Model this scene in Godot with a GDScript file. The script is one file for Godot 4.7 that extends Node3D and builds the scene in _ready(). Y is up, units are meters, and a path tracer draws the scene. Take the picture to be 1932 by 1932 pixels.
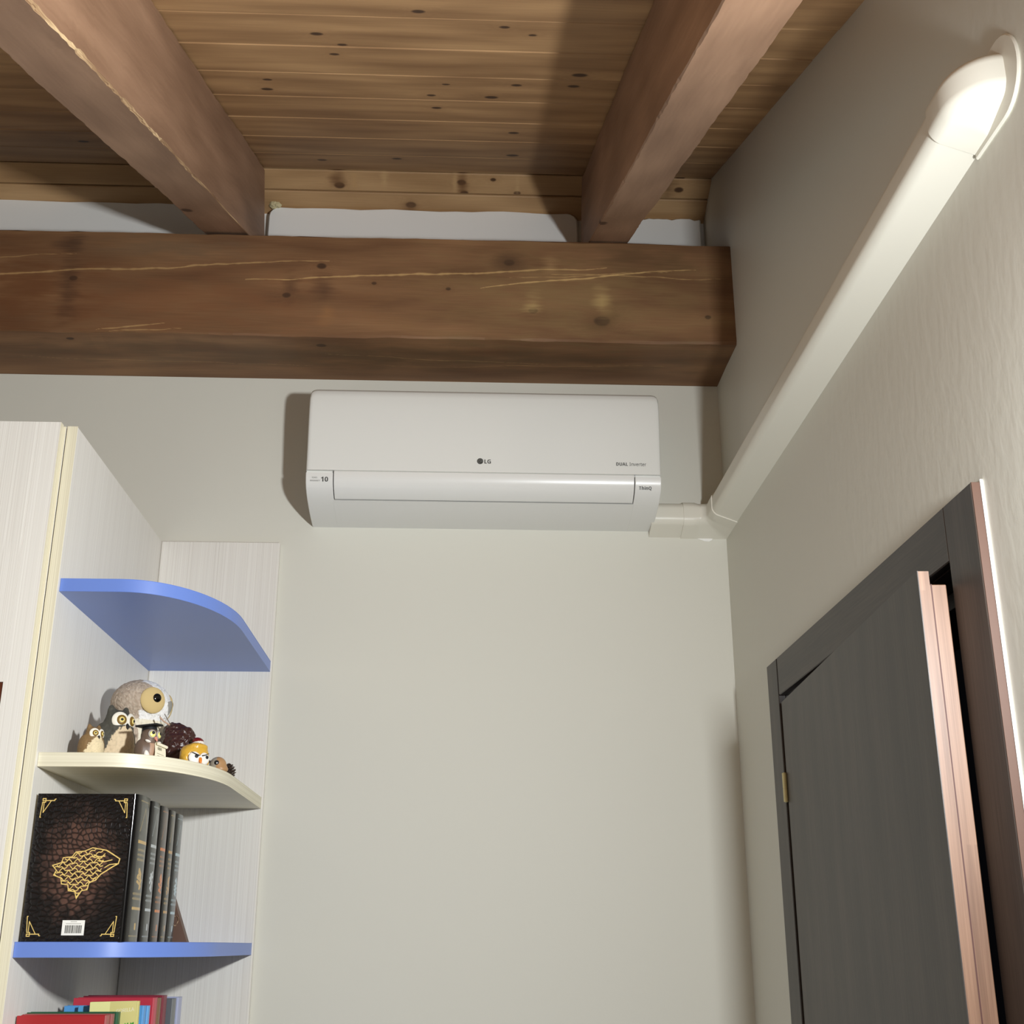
extends Node3D
# A room corner under a timber roof: split air conditioner, pipe trunking, dark door, corner shelves.

# ---------------------------------------------------------------- mesh building
class MB:
	var v := PackedVector3Array()
	var n := PackedVector3Array()
	var uv := PackedVector2Array()
	var col := PackedColorArray()
	func tri(a, b, c, na, nb, nc, ua = Vector2.ZERO, ub = Vector2.ZERO, uc = Vector2.ZERO):
		# a, b, c counter-clockwise seen from outside; stored clockwise
		v.append_array([a, c, b]); n.append_array([na, nc, nb]); uv.append_array([ua, uc, ub])
	func poly(pts: Array, hint: Vector3, uvs: Array = []):
		var nn: Vector3 = (pts[1] - pts[0]).cross(pts[2] - pts[0])
		if pts.size() > 3 and nn.length() < 1e-12:
			nn = (pts[2] - pts[0]).cross(pts[3] - pts[0])
		nn = nn.normalized()
		var flip: bool = nn.dot(hint) < 0.0
		if flip: nn = -nn
		for i in range(1, pts.size() - 1):
			var ia := 0
			var ib := i + 1 if flip else i
			var ic := i if flip else i + 1
			if uvs.is_empty():
				tri(pts[ia], pts[ib], pts[ic], nn, nn, nn)
			else:
				tri(pts[ia], pts[ib], pts[ic], nn, nn, nn, uvs[ia], uvs[ib], uvs[ic])
	func mesh() -> ArrayMesh:
		var a := []
		a.resize(Mesh.ARRAY_MAX)
		a[Mesh.ARRAY_VERTEX] = v; a[Mesh.ARRAY_NORMAL] = n; a[Mesh.ARRAY_TEX_UV] = uv
		if col.size() == v.size() and col.size() > 0: a[Mesh.ARRAY_COLOR] = col
		var m := ArrayMesh.new()
		m.add_surface_from_arrays(Mesh.PRIMITIVE_TRIANGLES, a)
		return m

var used := {}

func face_uv(p: Vector3, nrm: Vector3, g: int, off: Vector2) -> Vector2:
	var k := 0
	var an := nrm.abs()
	if an.y >= an.x and an.y >= an.z: k = 1
	elif an.z >= an.x and an.z >= an.y: k = 2
	if k == g:
		return Vector2(p[(g + 1) % 3] * 0.2, p[(g + 2) % 3]) + off
	var o := 3 - k - g
	return Vector2(p[g], p[o]) + off

# bevelled box between two corners, uv in metres with u along the grain axis g
func add_box(mb: MB, lo: Vector3, hi: Vector3, b := 0.002, g := 0, off := Vector2.ZERO, xf := Transform3D()):
	var c := (lo + hi) / 2.0
	var h := (hi - lo) / 2.0
	b = minf(b, minf(h.x, minf(h.y, h.z)) * 0.6)
	var P = func(s: Vector3, k: int) -> Vector3:
		var r := Vector3(s.x * (h.x - b), s.y * (h.y - b), s.z * (h.z - b))
		r[k] = s[k] * h[k]
		return r
	var put = func(pts: Array, nrm: Vector3):
		var uvs := []
		var w := []
		for p in pts:
			uvs.append(face_uv(p, nrm, g, off)); w.append(xf * (p + c))
		mb.poly(w, xf.basis * nrm, uvs)
	for k in 3:
		var l := (k + 1) % 3
		var m := (k + 2) % 3
		for s in [-1.0, 1.0]:
			var pts := []
			for q in [[-1.0, -1.0], [1.0, -1.0], [1.0, 1.0], [-1.0, 1.0]]:
				var sg := Vector3.ZERO
				sg[k] = s; sg[l] = q[0]; sg[m] = q[1]
				pts.append(P.call(sg, k))
			var nn := Vector3.ZERO
			nn[k] = s
			put.call(pts, nn)
	if b <= 0.0: return
	for k in 3:
		var l := (k + 1) % 3
		var m := (k + 2) % 3
		for s in [-1.0, 1.0]:
			for t in [-1.0, 1.0]:
				var a1 := Vector3.ZERO
				a1[k] = s; a1[l] = t; a1[m] = -1.0
				var a2 := a1
				a2[m] = 1.0
				var nn := Vector3.ZERO
				nn[k] = s * 1.01; nn[l] = t
				put.call([P.call(a1, k), P.call(a2, k), P.call(a2, l), P.call(a1, l)], nn)
	for x in [-1.0, 1.0]:
		for y in [-1.0, 1.0]:
			for z in [-1.0, 1.0]:
				var s := Vector3(x, y, z)
				put.call([P.call(s, 0), P.call(s, 1), P.call(s, 2)], s)

func bx(lo: Vector3, hi: Vector3, b := 0.002, g := 0, off := Vector2.ZERO) -> ArrayMesh:
	var mb := MB.new()
	add_box(mb, lo, hi, b, g, off)
	return mb.mesh()

# extruded outline (counter-clockwise in X,Y seen from +Z), with a small bevel on both rims
func add_prism(mb: MB, outline: PackedVector2Array, o: Vector3, X: Vector3, Y: Vector3, Z: Vector3, depth: float, b := 0.0, uvs := 1.0):
	var N := outline.size()
	var nr := []
	for i in N:
		var e0 := (outline[i] - outline[(i + N - 1) % N]).normalized()
		var e1 := (outline[(i + 1) % N] - outline[i]).normalized()
		var m0 := Vector2(e0.y, -e0.x)
		var m1 := Vector2(e1.y, -e1.x)
		nr.append([m0, m1, (m0 + m1).normalized()])
	var flipped := X.cross(Y).dot(Z) < 0.0
	var ins := PackedVector2Array()
	for i in N: ins.append(outline[i] - nr[i][2] * b)
	var at = func(p: Vector2, t: float) -> Vector3: return o + X * p.x + Y * p.y + Z * t
	var lay := [[ins, 0.0], [outline, b], [outline, depth - b], [ins, depth]] if b > 0.0 else [[outline, 0.0], [outline, depth]]
	var run := 0.0
	for i in N:
		var j := (i + 1) % N
		var L := outline[i].distance_to(outline[j])
		for k in lay.size() - 1:
			var p := [at.call(lay[k][0][i], lay[k][1]), at.call(lay[k][0][j], lay[k][1]), at.call(lay[k + 1][0][j], lay[k + 1][1]), at.call(lay[k + 1][0][i], lay[k + 1][1])]
			var ni: Vector2 = nr[i][1]
			var nj: Vector2 = nr[j][0]
			if nr[i][0].dot(nr[i][1]) > 0.85: ni = nr[i][2]
			if nr[j][0].dot(nr[j][1]) > 0.85: nj = nr[j][2]
			var tilt := 0.0
			if b > 0.0 and k == 0: tilt = -0.7
			if b > 0.0 and k == 2: tilt = 0.7
			var n3i := (X * ni.x + Y * ni.y + Z * tilt).normalized()
			var n3j := (X * nj.x + Y * nj.y + Z * tilt).normalized()
			var u0 := Vector2(run, lay[k][1]) * uvs
			var u1 := Vector2(run + L, lay[k][1]) * uvs
			var u2 := Vector2(run + L, lay[k + 1][1]) * uvs
			var u3 := Vector2(run, lay[k + 1][1]) * uvs
			if not flipped:
				mb.tri(p[0], p[1], p[2], n3i, n3j, n3j, u0, u1, u2); mb.tri(p[0], p[2], p[3], n3i, n3j, n3i, u0, u2, u3)
			else:
				mb.tri(p[0], p[2], p[1], n3i, n3j, n3j, u0, u2, u1); mb.tri(p[0], p[3], p[2], n3i, n3i, n3j, u0, u3, u2)
		run += L
	var ids := Geometry2D.triangulate_polygon(ins)
	for i in range(0, ids.size(), 3):
		var q := [ins[ids[i]], ins[ids[i + 1]], ins[ids[i + 2]]]
		mb.poly([at.call(q[0], 0.0), at.call(q[1], 0.0), at.call(q[2], 0.0)], -Z, [q[0] * uvs, q[1] * uvs, q[2] * uvs])
		mb.poly([at.call(q[0], depth), at.call(q[1], depth), at.call(q[2], depth)], Z, [q[0] * uvs, q[1] * uvs, q[2] * uvs])

# skin over a grid of rings; normals are smooth up to about 40 degrees, creased beyond
func add_loft(mb: MB, rings: Array, closed := true, cap := true, outward := Vector3.ZERO, vscale := 1.0):
	var R := rings.size()
	var N: int = rings[0].size()
	var W := N if closed else N - 1
	var fn := []
	for r in R - 1:
		var row := []
		for i in W:
			var j := (i + 1) % N
			row.append((rings[r][j] - rings[r][i]).cross(rings[r + 1][i] - rings[r][i]) + (rings[r + 1][i] - rings[r + 1][j]).cross(rings[r][j] - rings[r + 1][j]))
		fn.append(row)
	var cen := Vector3.ZERO
	for r in R:
		for p in rings[r]: cen += p
	cen /= float(R * N)
	var s := 0.0
	for r in R - 1:
		for i in W: s += fn[r][i].dot((rings[r][i] - cen) if outward == Vector3.ZERO else outward)
	var sg := 1.0 if s >= 0.0 else -1.0
	var corner = func(r: int, i: int, vr: int, vi: int) -> Vector3:
		var me: Vector3 = fn[r][i].normalized()
		var sum := Vector3.ZERO
		for a in [vr - 1, vr]:
			if a < 0 or a >= R - 1: continue
			for b in [vi - 1, vi]:
				var c: int = b
				if closed: c = posmod(b, N)
				elif b < 0 or b >= W: continue
				var f: Vector3 = fn[a][c]
				if f.normalized().dot(me) > 0.76: sum += f
		return (sum if sum.length() > 1e-14 else me).normalized() * sg
	var vv := 0.0
	for r in R - 1:
		var dv: float = rings[r][0].distance_to(rings[r + 1][0])
		var uu := 0.0
		for i in W:
			var j := (i + 1) % N
			var du: float = rings[r][i].distance_to(rings[r][j])
			var p := [rings[r][i], rings[r][j], rings[r + 1][j], rings[r + 1][i]]
			var q := [corner.call(r, i, r, i), corner.call(r, i, r, j), corner.call(r, i, r + 1, j), corner.call(r, i, r + 1, i)]
			var u := [Vector2(vv, uu) * vscale, Vector2(vv, uu + du) * vscale, Vector2(vv + dv, uu + du) * vscale, Vector2(vv + dv, uu) * vscale]
			if sg > 0.0:
				mb.tri(p[0], p[1], p[2], q[0], q[1], q[2], u[0], u[1], u[2]); mb.tri(p[0], p[2], p[3], q[0], q[2], q[3], u[0], u[2], u[3])
			else:
				mb.tri(p[0], p[2], p[1], q[0], q[2], q[1], u[0], u[2], u[1]); mb.tri(p[0], p[3], p[2], q[0], q[3], q[2], u[0], u[3], u[2])
			uu += du
		vv += dv
	if cap:
		for e in [0, R - 1]:
			var c := Vector3.ZERO
			for p in rings[e]: c += p
			c /= float(N)
			var other: Vector3 = rings[1 if e == 0 else R - 2][0]
			var hint: Vector3 = rings[e][0] - other
			for i in W:
				mb.poly([c, rings[e][i], rings[e][(i + 1) % N]], hint)

func add_tube(mb: MB, pts: Array, rad, sides := 8):
	var rings := []
	for k in pts.size():
		var d: Vector3 = (pts[mini(k + 1, pts.size() - 1)] - pts[maxi(k - 1, 0)]).normalized()
		var a := d.cross(Vector3.UP if absf(d.y) < 0.9 else Vector3.RIGHT).normalized()
		var b := d.cross(a)
		var rr: float = rad[k] if rad is Array else rad
		var ring := PackedVector3Array()
		for i in sides:
			var t := TAU * i / sides
			ring.append(pts[k] + (a * cos(t) + b * sin(t)) * rr)
		rings.append(ring)
	add_loft(mb, rings)

func add_ball(mb: MB, c: Vector3, r: Vector3, basis := Basis(), nu := 16, nv := 10):
	var rings := []
	for j in nv + 1:
		var ph := PI * (float(j) / nv) 
		var ring := PackedVector3Array()
		for i in nu:
			var t := TAU * i / nu
			ring.append(c + basis * Vector3(r.x * sin(ph) * cos(t), r.y * cos(ph), r.z * sin(ph) * sin(t)))
		rings.append(ring)
	add_loft(mb, rings, true, false)

# smooth union of ellipsoids meshed as surface nets; paint gives linear vertex colours
func add_blob(mb: MB, parts: Array, cell: float, k: float, paint: Callable, lump := 0.0, noise: FastNoiseLite = null, flat := true):
	var lo := Vector3.INF
	var hi := -Vector3.INF
	for p in parts:
		var R: float = maxf(p.r.x, maxf(p.r.y, p.r.z))
		lo = lo.min(p.c - Vector3.ONE * R); hi = hi.max(p.c + Vector3.ONE * R)
	lo -= Vector3.ONE * cell * 3.0; hi += Vector3.ONE * cell * 3.0
	var nx := int(ceil((hi.x - lo.x) / cell)) + 1
	var ny := int(ceil((hi.y - lo.y) / cell)) + 1
	var nz := int(ceil((hi.z - lo.z) / cell)) + 1
	var inv := []
	for p in parts: inv.append((p.get("b", Basis()) as Basis).inverse())
	var sdf = func(q: Vector3) -> float:
		var d := 1e9
		for i in parts.size():
			var l: Vector3 = inv[i] * (q - parts[i].c)
			var r: Vector3 = parts[i].r
			var k0 := (l / r).length()
			var k1 := (l / (r * r)).length()
			var e: float = k0 * (k0 - 1.0) / maxf(k1, 1e-6)
			if k0 < 1e-5: e = -minf(r.x, minf(r.y, r.z))
			if d > 1e8: d = e
			else:
				var h := maxf(k - absf(d - e), 0.0) / k
				d = minf(d, e) - h * h * k * 0.25
		if lump > 0.0: d += lump * noise.get_noise_3dv(q * 1000.0)
		return d
	var f := PackedFloat32Array()
	f.resize(nx * ny * nz)
	for z in nz:
		for y in ny:
			for x in nx:
				f[(z * ny + y) * nx + x] = sdf.call(lo + Vector3(x, y, z) * cell)
	var idx := {}
	var pos := []
	for z in nz - 1:
		for y in ny - 1:
			for x in nx - 1:
				var b0 := (z * ny + y) * nx + x
				var cv := [f[b0], f[b0 + 1], f[b0 + nx], f[b0 + nx + 1], f[b0 + nx * ny], f[b0 + nx * ny + 1], f[b0 + nx * ny + nx], f[b0 + nx * ny + nx + 1]]
				var ins := 0
				for c in cv:
					if c < 0.0: ins += 1
				if ins == 0 or ins == 8: continue
				var sum := Vector3.ZERO
				var cnt := 0
				for e in [[0, 1], [2, 3], [4, 5], [6, 7], [0, 2], [1, 3], [4, 6], [5, 7], [0, 4], [1, 5], [2, 6], [3, 7]]:
					var a: float = cv[e[0]]
					var b: float = cv[e[1]]
					if (a < 0.0) == (b < 0.0): continue
					var pa := Vector3(e[0] & 1, (e[0] >> 1) & 1, (e[0] >> 2) & 1)
					var pb := Vector3(e[1] & 1, (e[1] >> 1) & 1, (e[1] >> 2) & 1)
					sum += pa.lerp(pb, a / (a - b)); cnt += 1
				idx[b0] = pos.size()
				var pp := lo + (Vector3(x, y, z) + sum / cnt) * cell
				if flat: pp.y = maxf(pp.y, 0.0)
				pos.append(pp)
	var nor := []
	var cols := []
	for p in pos:
		var h := cell * 0.5
		var g := Vector3(sdf.call(p + Vector3(h, 0, 0)) - sdf.call(p - Vector3(h, 0, 0)), sdf.call(p + Vector3(0, h, 0)) - sdf.call(p - Vector3(0, h, 0)), sdf.call(p + Vector3(0, 0, h)) - sdf.call(p - Vector3(0, 0, h))).normalized()
		nor.append(g); cols.append(paint.call(p, g))
	var st := [1, nx, nx * ny]
	for z in range(1, nz - 1):
		for y in range(1, ny - 1):
			for x in range(1, nx - 1):
				var b0 := (z * ny + y) * nx + x
				for ax in 3:
					var a: float = f[b0]
					var b: float = f[b0 + st[ax]]
					if (a < 0.0) == (b < 0.0): continue
					var s1: int = st[(ax + 1) % 3]
					var s2: int = st[(ax + 2) % 3]
					var q := [b0, b0 - s1, b0 - s1 - s2, b0 - s2]
					var ok := true
					for w in q:
						if not idx.has(w): ok = false
					if not ok: continue
					var ii := [idx[q[0]], idx[q[1]], idx[q[2]], idx[q[3]]]
					if a > 0.0: ii = [ii[3], ii[2], ii[1], ii[0]]
					for t in [[0, 1, 2], [0, 2, 3]]:
						mb.tri(pos[ii[t[0]]], pos[ii[t[1]]], pos[ii[t[2]]], nor[ii[t[0]]], nor[ii[t[1]]], nor[ii[t[2]]])
						mb.col.append_array([cols[ii[t[0]]], cols[ii[t[2]]], cols[ii[t[1]]]])

# ---------------------------------------------------------------- nodes
func numbered(called: String) -> String:
	if not used.has(called):
		used[called] = 0
		return called
	used[called] += 1
	return "%s_%03d" % [called, used[called]]

func tag(o: Node, label := "", category := "", group := "", kind := ""):
	if label: o.set_meta("label", label)
	if category: o.set_meta("category", category)
	if group: o.set_meta("group", group)
	if kind: o.set_meta("kind", kind)

func thing(called: String, label: String, category: String, at := Vector3.ZERO, group := "") -> Node3D:
	var o := Node3D.new()
	o.name = numbered(called)
	add_child(o)
	o.position = at
	tag(o, label, category, group)
	return o

func structure(called: String) -> Node3D:
	var o := Node3D.new()
	o.name = called
	add_child(o)
	o.set_meta("kind", "structure")
	return o

func part(called: String, mesh: Mesh, mat: Material, parent: Node, label := "") -> MeshInstance3D:
	var o := MeshInstance3D.new()
	o.name = called if parent != self else numbered(called)
	o.mesh = mesh
	o.material_override = mat
	o.cast_shadow = GeometryInstance3D.SHADOW_CASTING_SETTING_ON
	parent.add_child(o, true)
	if label: o.set_meta("label", label)
	return o

# ---------------------------------------------------------------- materials
func rgb(r: float, g: float, b: float) -> Color: return Color(r / 255.0, g / 255.0, b / 255.0)

func mat(c: Color, rough := 0.6, tex: Texture2D = null, scale := Vector3.ONE) -> StandardMaterial3D:
	var m := StandardMaterial3D.new()
	m.albedo_color = c
	m.roughness = rough
	if tex: m.albedo_texture = tex
	m.uv1_scale = scale
	return m

func vmat(rough := 0.6) -> StandardMaterial3D:
	var m := mat(Color.WHITE, rough)
	m.vertex_color_use_as_albedo = true
	return m

func lin(r: float, g: float, b: float) -> Color: return rgb(r, g, b).srgb_to_linear()

func noise(seed_: int, freq: float, kind := FastNoiseLite.TYPE_SIMPLEX_SMOOTH, oct := 3) -> FastNoiseLite:
	var f := FastNoiseLite.new()
	f.seed = seed_; f.frequency = freq; f.noise_type = kind
	f.fractal_octaves = oct
	if oct < 2: f.fractal_type = FastNoiseLite.FRACTAL_NONE
	return f

func tex_of(img: Image) -> ImageTexture:
	img.generate_mipmaps()
	return ImageTexture.create_from_image(img)

# timber: u runs along the grain. su, sv: metres covered. knots: [u, v, radius] in metres; streaks: [u0, v0, u1, v1, width] pale splits
func wood(w: int, h: int, su: float, sv: float, seed_: int, dark: Color, light: Color, opt := {}) -> Image:
	var n1 := noise(seed_, 1.0, FastNoiseLite.TYPE_SIMPLEX_SMOOTH, 3)
	var n2 := noise(seed_ + 7, 1.0, FastNoiseLite.TYPE_SIMPLEX_SMOOTH, 2)
	var n3 := noise(seed_ + 13, 1.0, FastNoiseLite.TYPE_SIMPLEX_SMOOTH, 2)
	var knots: Array = opt.get("knots", [])
	var streaks: Array = opt.get("streaks", [])
	var rings: float = opt.get("rings", 26.0)
	var wave: float = opt.get("wave", 0.02)
	var fine: float = opt.get("fine", 0.35)
	var ring_amt: float = opt.get("ring_amt", 0.22)
	var big_amt: float = opt.get("big_amt", 0.45)
	var knot_c: Color = opt.get("knot_color", dark.darkened(0.45))
	var pale: Color = opt.get("pale", light.lightened(0.3))
	var data := PackedByteArray()
	data.resize(w * h * 3)
	var tile: bool = opt.get("tile", true)
	var blots: Array = opt.get("blots", [])
	for y in h:
		var vv := sv * y / h
		for x in w:
			var uu := su * x / w
			var pu := uu
			var pv := vv
			var kd := 0.0
			var halo := 0.0
			for kn in knots:
				var du: float = uu - kn[0]
				var dv: float = vv - kn[1]
				if tile:
					du -= roundf(du / su) * su
					dv -= roundf(dv / sv) * sv
				var r: float = kn[2]
				if absf(dv) > r * 7.0 or absf(du) > r * 10.5: continue
				var e := sqrt(du * du * 0.45 + dv * dv) / r
				if e < 7.0:
					var g := exp(-e * e * 0.16)
					pv += (r * 1.6 * g) * (1.0 if dv >= 0.0 else -1.0) * (1.0 - exp(-absf(dv) / r))
					if e < 1.25: kd = maxf(kd, 1.0 - smoothstep(0.75, 1.25, e))
					halo = maxf(halo, g * 0.5)
			var warp := n1.get_noise_2d(pu * 1.3, pv * 6.0) * wave
			var t := 0.5 + 0.5 * sin((pv + warp) * rings * TAU)
			t = t * t
			var fn := n2.get_noise_2d(pu * 6.0, pv * 420.0)
			var big := n3.get_noise_2d(pu * 2.2, pv * 9.0)
			var m := clampf(0.55 + big * big_amt - t * ring_amt + fn * fine, 0.0, 1.0)
			var c := dark.lerp(light, m)
			if halo > 0.02: c = c.lerp(dark.lerp(light, 0.25), halo * 0.7)
			if kd > 0.0: c = c.lerp(knot_c, kd * 0.85)
			for q in blots:
				var bd := Vector2((uu - q[0]) / q[2], (vv - q[1]) / q[3]).length() + n1.get_noise_2d(uu * 7.0, vv * 24.0) * 0.5 + n2.get_noise_2d(uu * 9.0, vv * 160.0) * 0.22
				if bd < 1.0: c = c.lerp(q[4], (1.0 - smoothstep(-0.2, 1.0, bd)) * q[5])
			for s in streaks:
				if uu < s[0] or uu > s[2]: continue
				var q: float = (uu - s[0]) / (s[2] - s[0])
				var cv: float = lerpf(s[1], s[3], q) + n1.get_noise_2d(uu * 3.5, s[1] * 50.0) * 0.007 + n2.get_noise_2d(uu * 26.0, s[1] * 90.0) * 0.0006
				var d: float = absf(vv - cv) / (s[4] * (0.35 + 0.65 * sin(q * PI)) * (0.75 + 0.5 * n2.get_noise_2d(uu * 30.0, 3.0)))
				if d < 1.0: c = c.lerp(pale, (1.0 - d) * (s[5] if s.size() > 5 else 0.85))
			var o := (y * w + x) * 3
			data[o] = int(clampf(c.r, 0, 1) * 255.0); data[o + 1] = int(clampf(c.g, 0, 1) * 255.0); data[o + 2] = int(clampf(c.b, 0, 1) * 255.0)
	return Image.create_from_data(w, h, false, Image.FORMAT_RGB8, data)

func lines_image(w: int, h: int, seed_: int, a: Color, b: Color, fx: float, fy: float, gain := 0.5) -> Image:
	var n1 := noise(seed_, 1.0, FastNoiseLite.TYPE_SIMPLEX_SMOOTH, 2)
	var img := Image.create(w, h, false, Image.FORMAT_RGB8)
	for y in h:
		for x in w:
			var t := clampf(0.5 + gain * n1.get_noise_2d(x * fx, y * fy), 0.0, 1.0)
			img.set_pixel(x, y, a.lerp(b, t))
	return img

func text_mesh(t: String, height: float, depth: float, weight := 400) -> TextMesh:
	var f := SystemFont.new()
	f.font_names = PackedStringArray(["Droid Sans"])
	f.font_weight = weight
	var m := TextMesh.new()
	m.font = f
	m.text = t
	m.font_size = 32
	m.pixel_size = height / 23.0
	m.depth = depth
	m.curve_step = 1.0
	return m

var M := {}

const XR := 0.65        # right wall
const SL := 0.394       # roof slope
const CEIL := 3.498     # ceiling height at z = 0.205
const RIDGE_Z := 0.085
func ceil_y(z: float) -> float:
	return CEIL - SL * (z - 0.205) if z >= RIDGE_Z else CEIL - SL * (RIDGE_Z - 0.205) + SL * (z - RIDGE_Z)

func _ready():
	# ------------------------------------------------------------ camera, air, exposure
	var cam := Camera3D.new()
	cam.name = "camera"
	cam.projection = Camera3D.PROJECTION_PERSPECTIVE
	cam.keep_aspect = Camera3D.KEEP_HEIGHT
	cam.fov = 45.135
	cam.near = 0.05
	cam.far = 60.0
	cam.position = Vector3(0, 1.6, 2.886)
	cam.rotation = Vector3(0.339046, -0.040395, 0.000369)
	add_child(cam)
	cam.current = true
	var we := WorldEnvironment.new()
	we.name = "environment"
	var env := Environment.new()
	env.background_mode = Environment.BG_COLOR
	env.background_color = Color(0.02, 0.02, 0.025)
	env.tonemap_mode = Environment.TONE_MAPPER_LINEAR
	env.tonemap_exposure = 1.0
	env.sdfgi_enabled = true
	env.ssao_enabled = true
	env.ssil_enabled = true
	we.environment = env
	add_child(we)

	materials()
	room()
	wall_lamp()
	timbers()
	door()
	air_conditioner()
	trunking()
	shelving()
	owls()
	tall_books()
	low_books()

# ---------------------------------------------------------------- lamp
const LAMP := Vector3(0.578, 2.04, 2.18)
const LAMP_ENERGY := 4.85
func wall_lamp():
	var t := thing("wall_lamp", "small square white wall spotlight on the right wall beyond the door", "lamp", Vector3(XR, LAMP.y, LAMP.z))
	var face := Vector3(-0.88, -0.09, -0.46).normalized()
	part("wall_plate", bx(Vector3(-0.012, -0.05, -0.03), Vector3(0, 0.05, 0.07), 0.003), M.white_plastic, t)
	var mb := MB.new()
	add_tube(mb, [Vector3(-0.010, 0, 0.03), Vector3(-0.030, 0, 0.025), LAMP - Vector3(XR, LAMP.y, LAMP.z) - face * 0.014], 0.009, 10)
	part("swivel_arm", mb.mesh(), M.white_plastic, t)
	var head := Node3D.new()
	head.name = "head"
	t.add_child(head)
	head.position = LAMP - Vector3(XR, LAMP.y, LAMP.z)
	head.basis = Basis.looking_at(face)
	part("housing", bx(Vector3(-0.052, -0.052, 0.004), Vector3(0.052, 0.052, 0.014), 0.002), M.white_plastic, head)
	part("diffuser", bx(Vector3(-0.048, -0.048, 0.001), Vector3(0.048, 0.048, 0.004), 0.001), M.lamp_glass, head)
	var l := AreaLight3D.new()
	l.name = "lamp_light"
	l.area_size = Vector2(0.096, 0.096)
	l.area_range = 12.0
	l.light_color = Color(0.972, 0.988, 1.0)
	l.light_energy = LAMP_ENERGY
	l.shadow_enabled = true
	head.add_child(l)
	l.position = Vector3(0, 0, -0.001)

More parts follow.
